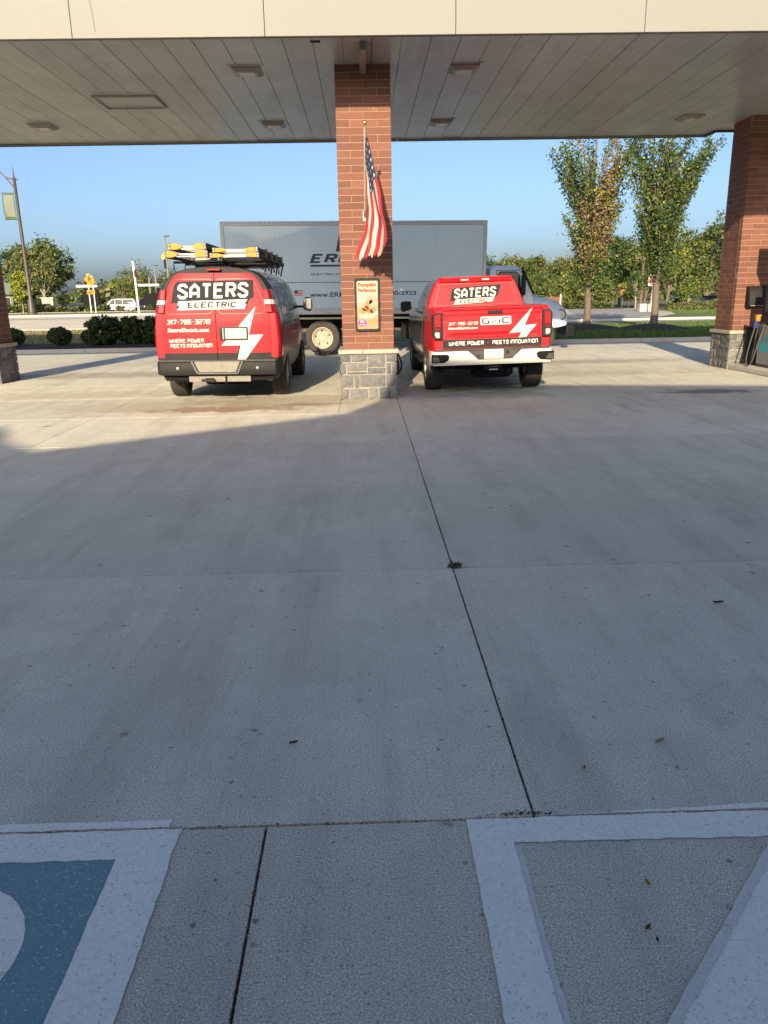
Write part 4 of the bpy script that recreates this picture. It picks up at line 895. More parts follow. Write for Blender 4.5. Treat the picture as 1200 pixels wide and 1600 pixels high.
M['gap']=mat('panel_gap',(.03,.004,.006),.7); decal('panel_gap',[(q_,0) for q_ in ribbon([(-.797,.80),(-.797,1.40)],.011)+ribbon([(.797,.80),(.797,1.40)],.011)],M['gap'],pk,lambda x,z,o:(x,ptg(.79,z)-o,z),.004); decal('panel_gap',[(q_,0) for q_ in ribbon([(-.78,1.413),(.78,1.413)],.010)],M['gap'],pk,lambda x,z,o:(x,ptg(.7,1.40)+.02-o,z),.004)
tb=[(.642,1.391),(.515,1.108),(.71,1.122),(.545,.925),(.42,.921),(.47,.999),(.263,.989)]
decal('bolt_shadow',[[(x-.02,z-.006) for x,z in tb]],M['ink'],tg,PG,.0025,.022); decal('bolt_print',[tb],M['cream'],tg,PG,.005,.022)
decal('emblem_plate',[[(-.195,1.148),(-.185,1.133),(.283,1.133),(.296,1.148),(.296,1.246),(.283,1.261),(-.185,1.261),(-.195,1.246)]],M['white'],tg,PG,.010)
decal('emblem_lettering',[(p,l) for p,l in strokes('GMC',-.170,.268,1.150,1.244,1.15,2.4)],M['black'],tg,PG,.0125)
decal('phone_lettering',[(p,l) for p,l in strokes('317.796.3278',-.705,-.235,1.142,1.19,1.15,1.3,slant=.2)],M['white'],tg,PG,.003)
fontmesh('web_lettering','SatersElectric.com',-.712,-.235,1.078,1.118,M['white'],tg,PG,.003,.028,.2)
# tail lights
for s in(-1,1):
    TL=empty('tail_light',(0,0,0),0,pk)
    MB().prism([(s*.802,.925),(s*.802,1.345),(s*.90,1.35),(s*.955,1.30),(s*.962,.99),(s*.93,.925)],.035,.20).build('light_housing',M['black'],TL,bevel=.012,seg=2)
    MB().prism([(s*.835,1.12),(s*.835,1.315),(s*.90,1.318),(s*.925,1.28),(s*.925,1.12)],.020,.06).build('lens_segment',M['brightred'],TL,bevel=.01)
    for zz in (1.16,1.235): MB().box(min(s*.85,s*.91),max(s*.85,s*.91),.012,.0195,zz,zz+.006).build('lens_rib',M['taillred'],TL)
    MB().prism([(s*.85,1.065),(s*.85,1.105),(s*.92,1.105),(s*.92,1.065)],.022,.06).build('lens_segment',M['taillred'],TL,bevel=.006)
    MB().prism([(s*.85,.955),(s*.85,1.045),(s*.925,1.045),(s*.925,.985),(s*.90,.955)],.020,.06).build('lens_segment',M['clearlens'],TL,bevel=.01)
# bumper
bm_=MB(); BP=[(-.99,.30),(-.985,.10),(-.95,.03),(-.80,.0),(.80,.0),(.95,.03),(.985,.10),(.99,.30)]
rings=[]
for x,y in BP: rings.append([(x,y+.2,.52),(x,y+.03,.515),(x,y+.0,.57),(x,y+.0,.68),(x,y+.035,.735),(x,y+.2,.74)])
bm_.loft(rings); bu=bm_.build('rear_bumper',M['white'],pk,smooth=35)
MB().prism([(-.40,.742),(.46,.742),(.31,.598),(-.24,.598)],-.012,.04).build('plate_recess',M['dark_trim'],bu,bevel=.006)
MB().box(-.92,.92,.04,.16,.741,.775).build('bumper_step',M['dark_trim'],bu,bevel=.006)
for s in(-1,1):
    MB().prism([(s*.985,.565),(s*.985,.695),(s*.74,.695),(s*.70,.665),(s*.72,.60),(s*.78,.565)],-.010,.05).build('step_pocket',M['matte_black'],bu,bevel=.005)
    MB().prism([(s*.97,.575),(s*.97,.66),(s*.90,.66),(s*.86,.61),(s*.86,.575)],-.018,-.0105).build('pocket_foot',M['dark_trim'],bu)
pl=MB().box(-.145,.165,-.024,-.013,.60,.755).build('license_plate',M['plate'],bu,bevel=.004)
decal('plate_lettering',[(p,l) for p,l in strokes('ELCTRIC',-.115,.135,.638,.712,.8,1.3)],M['plate_ink'],pl,front(-.024),.001); decal('plate_print',[[(-.11,.722),(.13,.722),(.13,.742),(-.11,.742)]],mat('plate_blue',(.2,.35,.45),.5),pl,front(-.024),.001); decal('plate_print',[[(-.10,.606),(.12,.606),(.12,.628),(-.10,.628)]],mat('plate_peach',(.65,.42,.30),.5),pl,front(-.024),.001)
MB().lathe([(.001,-.022),(.026,-.02),(.03,-.012)],(.235,.0,.70),'Y',14).build('trailer_socket',M['black'],bu); MB().lathe([(.001,-.022),(.018,-.02),(.02,-.012)],(-.235,.0,.66),'Y',12).build('trailer_socket',M['black'],bu)
b=MB(); b.box(-.12,.16,.10,.45,.40,.50); b.box(-.06,.10,.04,.2,.41,.49); b.tube([(-.10,.04,.46),(.14,.04,.46)],.022); hh=b.build('hitch_receiver',M['matte_black'],pk); MB().box(-.05,.085,.03,.039,.42,.48).build('receiver_opening',M['steel'],hh)
b=MB(); b.box(-.55,.55,.3,5.5,.42,.56); b.tube([(-.8,1.2,.41),(.8,1.2,.41)],.06); b.lathe([(.001,-.14),(.16,-.10),(.16,.10),(.001,.14)],(0,1.2,.40),'Y',16); b.lathe([(.30,-.1),(.36,-.06),(.36,.06),(.30,.1)],(.1,.72,.36),'Z',24); b.box(.28,.34,.30,.5,.33,.5); b.build('underbody',M['matte_black'],pk)
pw_=make_wheel(.415,.285,.24,True)
for x,y,f in ((-.862,1.20,True),(.862,1.20,False),(-.865,4.95,True),(.865,4.95,False)): put_wheel(pk,pw_,x,y,.412,f)
# cab
CT=[(1.33,.92),(1.42,.90),(1.55,.855),(1.70,.795),(1.82,.735),(1.88,.68),(1.91,.58),(1.92,.3),(1.922,0)]
Wc=lambda z:interp(CT,z)
def cring(y0,slope,s,top=1.922):
    pts=[(Wc(z)*s,1.33+(z-1.33)*(top-1.33)/.592) for z,_ in CT]
    return [(x,y0+slope*(z-1.42),z) for x,z in pts]+[(-x,y0+slope*(z-1.42),z) for x,z in pts[:-1][::-1]]
b=MB(); b.loft([cring(1.86,.22,.955),cring(1.90,.22,.975),cring(2.0,.18,1),cring(2.4,.05,1),cring(3.2,0,1),cring(3.7,-.15,1,1.91),cring(4.0,-.6,.99,1.88),cring(4.45,-.75,.97,1.80)],mf=lambda c:0 if c.y<2.0+.2*(c.z-1.42) else 1)
cab=b.build('cab',[M['red'],M['gun']],pk,smooth=40)
crear=lambda x,z:1.86+.22*(z-1.42); PC=lambda x,z,o:(x,crear(x,z)-o,z)
# wrapped rear window, recessed border line, spoiler and brake light
decal('rear_window',[[(-.74,1.44),(.74,1.44),(.64,1.79),(-.64,1.79)]],M['red'],cab,PC,.006)
decal('window_seal',[(q_,0) for q_ in ribbon([(-.755,1.43),(.755,1.43),(.65,1.80),(-.65,1.80),(-.755,1.43)],.010)],M['redseam'],cab,PC,.004)
MB().loft([[(x,crear(x,1.83)-.045,1.825),(x,crear(x,1.83)-.055,1.84),(x,crear(x,1.9)+.02,1.915),(x,crear(x,1.83)+.05,1.83)] for x in (-.66,-.3,.3,.66)]).build('roof_spoiler',M['red'],cab,smooth=40)
MB().box(-.285,.265,crear(0,1.86)-.058,crear(0,1.86)-.02,1.846,1.882).build('high_brake_light',M['taillred'],cab,bevel=.006)
for a,c in((-.265,-.13),(.115,.245)): MB().box(a,c,crear(0,1.86)-.0605,crear(0,1.86)-.0585,1.851,1.877).build('brake_light_lens',M['clearlens'],cab)
lx=lambda zx:((zx/7.06+690)-745)*.01154; lz=lambda zy:1.763-((zy/7.06+430)-445)*.0102
decal('logo_plate',[[(lx(x),lz(y)) for x,y in((100,287),(122,150),(160,127),(675,100),(640,232),(603,262),(580,312),(133,338),(150,287))]],M['ink'],cab,PC,.009)
decal('logo_lettering',[(p,l) for p,l in strokes('SATERS',lx(150),lx(615),lz(258),lz(141),1.3,1.7,slant=.08,slope=.028)],M['cream'],cab,PC,.0115)
decal('logo_ribbon',[[(lx(x),lz(y)) for x,y in((165,272),(602,252),(575,282),(590,282),(572,306),(135,332),(165,300),(150,300))]],M['cream'],cab,PC,.0115)
decal('logo_lettering',[(p,l) for p,l in strokes('ELECTRIC',lx(212),lx(520),lz(319),lz(274),1.6,1.5,slant=.2,slope=.03)],M['ink'],cab,PC,.014)
PCS=lambda s:(lambda y,z,o:(s*(Wc(z)+o),y,z))
for s in(-1,1):
    decal('side_window',[[(2.12,1.43),(2.95,1.43),(2.95,1.80),(2.30,1.80)]],M['glass'],cab,PCS(s),.005); decal('side_window',[[(3.03,1.43),(4.15,1.43),(3.72,1.80),(3.03,1.80)]],M['glass'],cab,PCS(s),.005)
    decal('white_pillar_print',[[(1.95,1.40),(2.05,1.40),(2.20,1.76),(2.13,1.78)]],M['white'],cab,PCS(s),.006)
    mr=empty('side_mirror',(s*.98,4.02,1.34),0,pk); MB().loft([[(s*dx,y,z) for dx,z in((.05,.01),(.24,-.05),(.27,.0),(.275,.14),(.24,.17),(.06,.17))] for y in (-.05,.10)]).build('mirror_shell',M['black'],mr,bevel=.018,smooth=40); MB().bar((-s*.08,.03,-.02),(s*.10,.03,.02),.05,.05).build('mirror_arm',M['chrome'],mr)
PSd=lambda s:(lambda y,z,o:(s*(Wp(.42+(z-.42)*.99/(.94 if y>1.86 else .99))*pbul(y)*.985+o),y,z))
for s in(-1,1):
    for yy in (2.02,3.0,4.15): decal('door_seam',[[(yy,.62),(yy+.012,.62),(yy+.012,1.33),(yy,1.33)]],M['matte_black'],pk,PSd(s),.003)
    for yy in (2.55,3.62): MB().bar((s*1.0,yy,1.20),(s*1.0,yy+.22,1.20),.035,.03).build('door_handle',M['chrome'],pk,bevel=.008)
    decal('side_stripe',[[(1.78,.66),(2.0,.66),(2.0,1.0),(1.86,1.33),(1.74,1.33)]],M['red'],pk,PSd(s),.004); decal('side_stripe',[[(1.70,.66),(1.77,.66),(1.73,1.33),(1.69,1.33)]],M['white'],pk,PSd(s),.004)
    MB().bar((s*.97,2.1,.44),(s*.97,4.4,.44),.12,.05).build('running_board',M['matte_black'],pk,bevel=.01)
decal('side_lettering',[(p,l) for p,l in strokes('ELECTRIC',1.62,.28,1.20,1.32,1.25,1.5)],M['silver'],pk,PSd(-1),.004)

# ---------------------------------------------------------------- box truck
bt=thing('box_truck','large grey blue box truck parked broadside behind the van and pickup','box truck',(-.24,22.2,0),0,None,0,R(.55))
BX0,BX1,BZ0,BZ1=-3.65,3.65,1.13,3.59
box=MB().box(BX0+.06,BX1-.06,.012,2.45,BZ0+.02,BZ1-.02).build('cargo_box',M['truck_box'],bt)
seams=[BX0+.06+.86*i for i in range(9)]
px_=[BX0+.10+(BX1-BX0-.2)*i/6 for i in range(7)]
for a,c in zip(px_,px_[1:]):
    MB().box(a+.002,c-.002,.0,.011,2.0,BZ1-.115).build('side_panel',M['truck_box'],box); MB().box(a+.002,c-.002,.0,.011,BZ0+.17,1.985).build('side_panel',M['truck_box'],box)
M['box_trim']=mat('box_trim',(.33,.35,.375),.4,.5,nscale=3,namt=.08)
MB().box(BX0,BX1,-.012,.03,BZ1-.11,BZ1).build('top_rail',M['box_trim'],box,bevel=.008); MB().box(BX0,BX1,-.012,.03,BZ0,BZ0+.165).build('bottom_rail',M['box_trim'],box,bevel=.006)
for x in (BX0,BX1-.10): MB().box(x,x+.10,-.016,.05,BZ0,BZ1).build('corner_post',M['box_trim'],box,bevel=.01)
MB().box(BX0+.1,BX1-.1,-.005,.008,1.984,2.001).build('mid_seam',M['navy'],box)
b=MB()
for i in range(54):
    x=BX0+.16+i*(BX1-BX0-.32)/53
    for z in (BZ1-.045,BZ0+.12): b.lathe([(.001,-.006),(.010,-.004),(.012,0)],(x,-.0125,z),'Y',6)
tag(b.build('rivets',M['dark_trim'],box),kind='stuff')
for i in range(9): MB().box(BX0+.5+i*.8,BX0+.56+i*.8,-.013,-.0125,BZ0+.02,BZ0+.05).build('marker_clip',M['grey_metal'],box)
PB_=front(0)
decal('logo_mark',[[(-.52,2.80),(-.38,3.42),(-.06,3.42),(-.10,3.24),(-.24,3.24),(-.30,2.97),(.3,2.97),(.3,2.80)]],M['navy'],box,PB_,.002)
ls=1.0; decal('logo_lettering',[(p,l) for p,l in strokes('ERM',-1.20,-.05,2.50,2.745,1.7,1.8,slant=.42)],M['navy'],box,PB_,.002); decal('logo_bar',[[(-1.24,2.405),(.3,2.405),(.3,2.46),(-1.215,2.46)]],M['navy'],box,PB_,.002)
fontmesh('service_lettering','ELECTRICAL | SYSTEMS',-1.21,.36,2.165,2.235,M['navy'],box,PB_,.002,.02)
fontmesh('web_lettering','www.ERMC',-1.27,-.12,1.60,1.73,M['navy'],box,PB_,.002,.022); fontmesh('phone_lettering','80-2923',.98,1.70,1.635,1.75,M['navy'],box,PB_,.002,.022)
decal('flag_print',[[(-1.70,1.645),(-1.46,1.645),(-1.46,1.785),(-1.70,1.785)]],M['sign_white'],box,PB_,.002); decal('flag_print',[[(-1.70,1.645+.04*i),(-1.46,1.645+.04*i),(-1.46,1.665+.04*i),(-1.70,1.665+.04*i)] for i in range(4)],M['sign_red'],box,PB_,.003); decal('flag_print',[[(-1.70,1.71),(-1.60,1.71),(-1.60,1.785),(-1.70,1.785)]],M['navy'],box,PB_,.004)
decal('seal_print',[[(-1.93,1.62),(-1.78,1.62),(-1.78,1.66),(-1.93,1.66)],[(-1.89,1.68),(-1.82,1.68),(-1.80,1.80),(-1.86,1.83),(-1.90,1.78)]],M['navy'],box,PB_,.002)
# chassis
b=MB(); b.box(-3.5,6.0,.75,.85,.72,1.12); b.box(-3.5,6.0,1.6,1.7,.72,1.12); b.box(-3.5,3.6,.3,2.2,1.04,1.14); b.tube([(-.95,.2,.49),(-.95,2.3,.49)],.12); b.box(-.2,1.1,.25,.8,.50,.95); b.box(1.3,2.4,.3,.8,.42,.90); b.box(-3.4,-2.0,.3,2.2,.6,1.05); b.box(2.5,3.5,.5,2.0,.5,1.0); b.build('chassis',M['matte_black'],bt)
MB().box(-2.0,3.45,.02,.035,1.00,1.045).build('reflective_rail',mat('reflective_strip',(.42,.46,.26),.4),bt)
for x in (-2.05,-1.88): MB().box(x,x+.07,.0,.02,1.06,1.10).build('marker_lamp',M['clearlens'],bt)
b=MB(); b.box(.25,.27,.1,.5,.55,1.05); b.build('mud_flap',M['rubber'],bt)
tw_=make_wheel(.485,.27,.29,False,steel=True)
def truck_wheel(x,y,flip,dish=True):
    w_=empty('wheel',(x,y,.485),R(-90) if not flip else R(90),bt); inst('tyre',tw_[0],w_); rm=inst('rim',tw_[1],w_)
    if dish:
        b=MB()
        for k_ in range(10):
            a=k_*math.pi/5; b.lathe([(.018,.012),(.018,.05),(.001,.055)],(0.012,math.cos(a)*.135,math.sin(a)*.135),'X',6)
        b.build('lug_nuts',M['steel'],w_)
        for k_ in (0,1,2,3,4):
            a=k_*2*math.pi/5+.4; b=MB(); b.lathe([(.030,0),(.030,.004)],(.032,math.cos(a)*.205,math.sin(a)*.205),'X',12); b.build('hand_hole',M['matte_black'],w_)
    return w_
truck_wheel(-.95,.14,False); truck_wheel(-.95,.44,False,False); truck_wheel(-.95,2.3,True,False); truck_wheel(5.22,.26,False); truck_wheel(5.22,2.2,True,False)
# cab: side profile extruded across its width, with a narrower nose
def cabring(x,y0,y1,zb,zt,rd): 
    return [(x,y0,zb),(x,y0,zt-rd),(x,y0+rd*.4,zt-rd*.3),(x,y0+rd,zt),(x,y1-rd,zt),(x,y1-rd*.4,zt-rd*.3),(x,y1,zt-rd),(x,y1,zb)]
b=MB(); b.loft([cabring(3.78,.12,2.32,.85,2.36,.12),cabring(3.85,.10,2.34,.80,2.42,.14),cabring(4.55,.10,2.34,.80,2.40,.14),cabring(4.68,.11,2.33,.80,2.30,.14),cabring(5.02,.13,2.31,.80,1.62,.10)]); cb=b.build('cab',M['truck_cab'],bt,smooth=35)
b=MB(); b.loft([cabring(5.0,.12,2.32,.70,1.60,.22),cabring(5.4,.12,2.32,.70,1.53,.26),cabring(5.80,.16,2.28,.72,1.42,.30),cabring(6.02,.28,2.16,.76,1.25,.28),cabring(6.12,.45,1.99,.80,1.05,.1)]); hd=b.build('hood',M['truck_cab'],bt,smooth=45)
cut=MB(); c2=MB(); c2.lathe([(.58,-.3),(.58,.5)],(5.22,.2,.50),'Y',28); cut.add(c2.v,c2.f,0); cut2=MB(); cut2.add(c2.v,c2.f,0); boolcut(hd,cut,M['matte_black']); boolcut(cb,cut2,M['matte_black'])
CPJ=lambda x,z,o:(x,.10-o,z)
decal('side_window',[[(4.02,1.62),(4.62,1.62),(4.62,1.72),(4.58,2.12),(4.48,2.20),(4.08,2.20),(4.02,2.14)]],M['glass'],cb,CPJ,.006); decal('window_seal',[(q_,0) for q_ in ribbon([(4.0,1.6),(4.66,1.6),(4.60,2.14),(4.5,2.23),(4.06,2.23),(4.0,2.15),(4.0,1.6)],.035)],M['matte_black'],cb,CPJ,.004)
decal('door_seam',[(q_,0) for q_ in ribbon([(3.95,.9),(3.95,2.28),(4.62,2.28)],.014)+ribbon([(4.72,.9),(4.72,2.1)],.014)],M['matte_black'],cb,CPJ,.003)
MB().bar((4.66,.09,2.36),(5.03,.11,1.64),.05,.03,up=(0,1,0)).build('windscreen_pillar',M['matte_black'],cb); MB().box(4.40,4.52,.0,.09,1.50,1.56).build('door_handle',M['black'],cb,bevel=.01)
MB().box(4.62,4.74,-.20,-.06,1.60,2.16).build('mirror_shell',M['black'],cb,bevel=.03); MB().bar((4.68,-.08,2.16),(4.66,.10,2.26),.03,.03).build('mirror_arm',M['black'],cb); MB().bar((4.68,-.08,1.62),(4.68,.10,1.56),.03,.03).build('mirror_arm',M['black'],cb)
MB().loft([[(6.10,.25,.45),(6.10,.25,.80),(6.02,.20,.80),(6.02,.20,.45)],[(6.32,.45,.45),(6.32,.45,.80),(6.2,.45,.80),(6.2,.45,.45)],[(6.34,2.0,.45),(6.34,2.0,.80),(6.2,2.0,.80),(6.2,2.0,.45)]]).build('front_bumper',M['black'],bt,bevel=.02)
b=MB(); b.lathe([(.13,0),(.12,-.03),(.001,-.045)],(5.86,.215,1.06),'Y',20); hl=b.build('headlight',M['clearlens'],bt,smooth=50); MB().lathe([(.135,.02),(.15,.0),(.15,-.02),(.132,-.022)],(5.86,.215,1.06),'Y',20).build('headlight_rim',M['black'],hl)
# ---------------------------------------------------------------- vegetation
def leafmesh(name,P,size,mats,mi=None,up=None,asp=1.6):
    P=np.asarray(P,float); n=len(P); size=np.broadcast_to(size,(n,))*rng.uniform(.65,1.25,n)
    a=rng.normal(0,1,(n,3)); a/=np.linalg.norm(a,axis=1,keepdims=True)
    if up is not None: a[:,2]*=up; a/=np.linalg.norm(a,axis=1,keepdims=True)
    r=rng.normal(0,1,(n,3)); b=np.cross(a,r); b/=np.linalg.norm(b,axis=1,keepdims=True)
    s=size[:,None]; v=np.stack([P-a*s*.5*asp,P+b*s*.42,P+a*s*.5*asp,P-b*s*.42],1).reshape(-1,3)
    me=bpy.data.meshes.new(name); me.vertices.add(4*n); me.vertices.foreach_set('co',v.ravel()); me.loops.add(4*n); me.loops.foreach_set('vertex_index',np.arange(4*n)); me.polygons.add(n); me.polygons.foreach_set('loop_start',np.arange(0,4*n,4)); me.polygons.foreach_set('loop_total',np.full(n,4))
    for m_ in mats: me.materials.append(m_)
    if mi is not None: me.polygons.foreach_set('material_index',np.asarray(mi,int))
    me.update(); me.validate(); return me
def clumps(n,c,r,shell=.5,flat=1):
    d=rng.normal(0,1,(n,3)); d/=np.linalg.norm(d,axis=1,keepdims=True); t=rng.uniform(shell**3,1,n)**(1/3); return np.asarray(c)+d*t[:,None]*np.asarray(r)
def crown_pts(nc,per,c,r,cr,shell=.45):
    C=clumps(nc,c,r,shell); rr=cr*rng.uniform(.6,1.3,nc); P=C[:,None]+rng.normal(0,1,(nc,per,3))*rr[:,None,None]*np.array([.55,.55,.42]); return P.reshape(-1,3),C
def round_tree(name,label,x,y,h,rw,mats,w=(1,),trunk_h=None,nc=70,per=75,ls=.16,cr=None,group=None,shell=.4,bark='bark',base=None,lobes=1,cat='tree',tr=None):
    z0=hz(x,y)+.02 if base is None else base; t=thing(name,label,cat,(x,y,z0),0,group)
    th=trunk_h if trunk_h is not None else h*.25; cz=(th+h)/2; rz=(h-th)/2; cr=cr or rw*.34
    PP=[];MI=[];CC=[]
    for l in range(lobes):
        if lobes==1: c=(0,0,cz);r=(rw,rw*.9,rz)
        else:
            a=l*2.4+x; c=(rw*.45*math.cos(a)*(l>0),rw*.4*math.sin(a)*(l>0),cz+rz*(.35*rnd.uniform(-1,1) if l else .1)); r=(rw*.62,rw*.6,rz*.66)
        P,C=crown_pts(nc//lobes,per,c,r,cr,shell); PP.append(P); CC.append(C); MI.append(np.repeat(rng.choice(len(mats),len(C),p=np.array(w)/sum(w)),per))
    P=np.concatenate(PP);C=np.concatenate(CC);mi=np.concatenate(MI); flip_=rng.random(len(P))<.15; mi=np.where(flip_,rng.integers(0,len(mats),len(P)),mi)
    k_=P[:,2]>.15; P=P[k_]; mi=mi[k_]
    inst('crown',leafmesh('crown',P,ls,mats,mi),t)
    b=MB(); r0=tr or max(.06,h*.022); b.tube([(0,0,0),(.03*h*.1,0,th*.5),(0,.02,th),(rnd.uniform(-.1,.1)*rw,0,th+(h-th)*.45),(rnd.uniform(-.15,.15)*rw,0,th+(h-th)*.8)],[r0*1.25,r0,r0*.9,r0*.5,r0*.15],8); tk=b.build('trunk',M[bark],t,smooth=60)
    b=MB()
    for q_ in C[rng.choice(len(C),min(14,len(C)),replace=False)]:
        zb=th*.8+rnd.random()*max(.1,(q_[2]-th))*.5; s_=Vector((0,0,min(zb,h*.75))); e_=Vector(q_); m_=s_.lerp(e_,.5)+Vector((0,0,-.05*h*rnd.random())); b.tube([s_,m_,e_],[r0*.45,r0*.28,r0*.08],5)
    b.build('limbs',M[bark],t,smooth=60); return t
def upright_tree(label,x,y,h,hw,rust,seed,ls=.078,spread=1.0,lo=1.0):
    r2=np.random.default_rng(seed); t=thing('columnar_tree',label,'tree',(x,y,.14),0,'upright trees on the verge')
    b=MB(); b.tube([(0,0,-.1),(.03,0,.6),(.0,.02,1.7),(.06,0,3.4),(0,0,5.2),(.05,0,h*.92)],[.19,.145,.13,.105,.07,.02],10); b.build('trunk',M['bark'],t,smooth=60)
    lb=MB(); P=[];mi=[]
    nb=64
    env=lambda z: .30+(hw-.30)*max(0,min(1.12,(z-lo)/(6.8-lo)))**.95
    for i in range(nb):
        f=i/nb; z0=lo+(h*.62-lo)*f; az=i*2.399+r2.uniform(-.4,.4); dz=r2.uniform(1.2,3.4)*(1 if f>.15 else .8); z1=min(h*1.05,z0+dz); rad1=env(z1)*r2.uniform(.45,1.08)*spread
        pts=[]
        for s_ in np.linspace(0,1,9):
            rad=rad1*(s_**.9); zz=z0+(z1-z0)*s_*(.8+.2*s_); pts.append(Vector((rad*math.cos(az)+.05*math.sin(5*s_+i),rad*math.sin(az)+.04*math.sin(4*s_+2*i),zz)))
        ln=math.hypot(rad1,z1-z0); r0=.042*(1-f*.5); lb.tube(pts,[r0*(1-.9*j/8) for j in range(9)],5)
        isr=rust and -.75<math.cos(az)*rad1<.95 and .05<f<.98 and r2.random()<.68
        n=int(ln*(150 if f<.3 else 96))
        for j in range(n):
            s_=r2.uniform(.08,1.02)**.85; q_=pts[min(8,int(s_*8))].lerp(pts[min(8,int(s_*8)+1)],(s_*8)%1); g_=r2.normal(0,1,3)*(.155-.085*s_)*(1.35 if f<.25 else 1)
            P.append((q_.x+g_[0],q_.y+g_[1],q_.z+g_[2]*1.5)); u=r2.random(); mi.append((3 if u<.66 else 2) if isr and u<.84 else (1 if u<.34 else (2 if u>.93 else 0)))
    # dense skirt low on the trunk
    for j in range(1500):
        zz=r2.uniform(lo*.9,lo+2.2); a=r2.uniform(0,6.28); rr=abs(r2.normal(0,.36)); P.append((rr*math.cos(a),rr*math.sin(a),zz)); mi.append(1 if r2.random()<.6 else 0)
    inst('crown',leafmesh('crown',P,ls,[M['leaf'],M['leaf_dark'],M['leaf_yel'],M['leaf_org']],mi),t); lb.build('limbs',M['bark'],t,smooth=60); return t
upright_tree('upright verge tree with a rusty brown patch of dying leaves, nearer the pickup',9.27,32.6,8.6,1.85,True,3,lo=1.75)
upright_tree('upright green verge tree beside the red traffic sign, nearer the right column',11.72,31.6,8.9,1.85,False,5,spread=1.0,lo=2.0)
def bush(label,x,y,w_,h,round_=False,n=2600,name='clipped_shrub'):
    z0=hz(x,y)+.15; t=thing(name,label,'shrub',(x,y,z0),0,'shrubs in the mulch bed')
    nc=n//26; d=rng.normal(0,1,(n,3)); d/=np.linalg.norm(d,axis=1,keepdims=True)
    if not round_: d=np.sign(d)*np.abs(d)**.62; d/=np.maximum(1,np.linalg.norm(d,axis=1,keepdims=True)**.55)
    tt=rng.uniform(.62,1.04 if not round_ else 1.0,n); P=d*tt[:,None]*np.array([w_/2,w_/2,h/2])+np.array([0,0,h/2+.02])
    bum=.075 if not round_ else .015; P+=np.stack([np.sin(P[:,1]*17+P[:,2]*13),np.sin(P[:,0]*15+P[:,2]*11),np.sin(P[:,0]*19+P[:,1]*9)],1)*bum
    P=P[P[:,2]>.0]
    inst('foliage',leafmesh('foliage',P,.085 if not round_ else .05,[M['leaf_shrub'],M['leaf_dark']],rng.integers(0,2,len(P))),t)
    b=MB()
    for i in range(6): a=i*1.05; b.tube([(0,0,-.1),(.08*math.cos(a),.08*math.sin(a),h*.25),(w_*.3*math.cos(a),w_*.3*math.sin(a),h*.7)],[.02,.016,.006],5)
    b.build('stems',M['bark'],t)
bush('round clipped dark green ball shrub standing alone in the mulch bed',-10.4,27.0,.82,.62,True,3200,'ball_shrub')
bush('round dark shrub partly hidden by the left column, front one of two',-12.0,26.9,.95,.62,True,2600,'ball_shrub')
bush('small round shrub peeping out behind another one by the left column',-13.0,28.6,.7,.60,True,2000,'ball_shrub')
bush('low round shrub tucked against the left side of the tallest shrub',-9.55,27.5,.62,.50,True,1800,'ball_shrub')
bush('tallest boxy dark shrub, leftmost of the three big shrubs left of the van',-8.9,27.0,1.02,.92,False,4200)
bush('boxy dark shrub in the middle of the three left of the van',-8.0,27.3,.80,.88,False,3400)
bush('boxy dark shrub half hidden behind the left side of the van',-7.15,27.3,.92,.90,False,3400)
# trees beyond the road, right
wood='trees behind the far lawn'
RT=[(12.2,82,6.3,1.9,'dark'),(14.6,86,5.6,2.1,'mid'),(16.8,84,5.6,2.2,'olive'),(18.8,88,6.0,2.4,'dark'),(20.4,84,5.2,2.0,'mid'),(22.4,86,5.8,2.2,'olive'),(24.2,82,6.7,2.2,'dark'),(26.6,84,7.9,2.3,'dark'),(28.6,80,6.0,2.0,'mid'),(30.9,80,7.3,2.7,'bright'),(33.6,82,8.2,2.3,'bright'),(35.8,82,8.9,2.2,'dark'),(38.5,84,8.2,2.6,'mid'),(29.9,92,8.0,2.6,'dark')]
mixes={'dark':([M['leaf_dark'],M['leaf'],M['leaf_olive']],(5,2,1)),'mid':([M['leaf'],M['leaf_dark'],M['leaf_olive']],(4,1,2)),'olive':([M['leaf_olive'],M['leaf'],M['leaf_dark']],(4,2,1)),'bright':([M['leaf'],M['leaf_yel'],M['leaf_olive'],M['leaf_dark']],(3,1,3,1))}
Lb=['low dark broad tree just right of the box truck roof','rounded mid green tree rising over the truck cab','olive tree above the truck windscreen','dark full tree above the truck bonnet','mid green tree between the truck bonnet and the rusty verge tree','olive tree behind the trunk of the rusty verge tree','dark tree seen low behind the rusty leaves','tallest dark conifer like tree between the two verge trees','mid green tree behind the red traffic sign','broad bright tree to the right of the green verge tree','bright tall tree beside the right column','dark tall tree against the edge of the right column','mid green tree mostly hidden by the right column','dark tree at the back between the two verge trees']
for (x,y,h,rw,mx_),lb_ in zip(RT,Lb):
    ms,ww=mixes[mx_]; round_tree('woodland_tree',lb_,x,y,h,rw,ms,ww,h*.10,95,62,.20,rw*.30,wood,.5,lobes=3)
for x,y,h,rw,mx_,lb_ in ((18.3,73,3.2,1.25,'bright','low bright yellow green bush above the truck bonnet'),(20.6,74,2.9,1.5,'olive','low olive bush right of the truck bonnet'),(16.2,75,3.3,1.3,'mid','low green bush behind the truck windscreen'),(22.6,75,2.7,1.3,'mid','low green bush beside the trunk of the rusty verge tree')):
    ms,ww=mixes[mx_]; round_tree('wild_shrub',lb_,x,y,h,rw,ms,ww,.2,50,60,.15,rw*.34,'wild bushes by the driveway',.4,cat='shrub')
round_tree('young_tree','small yellowing young tree beside the little red stop sign',25.6,76,2.9,.95,[M['leaf_yel'],M['leaf_org'],M['leaf']],(4,1,3),.8,34,50,.12,.3,None,.3,'pale_bark')
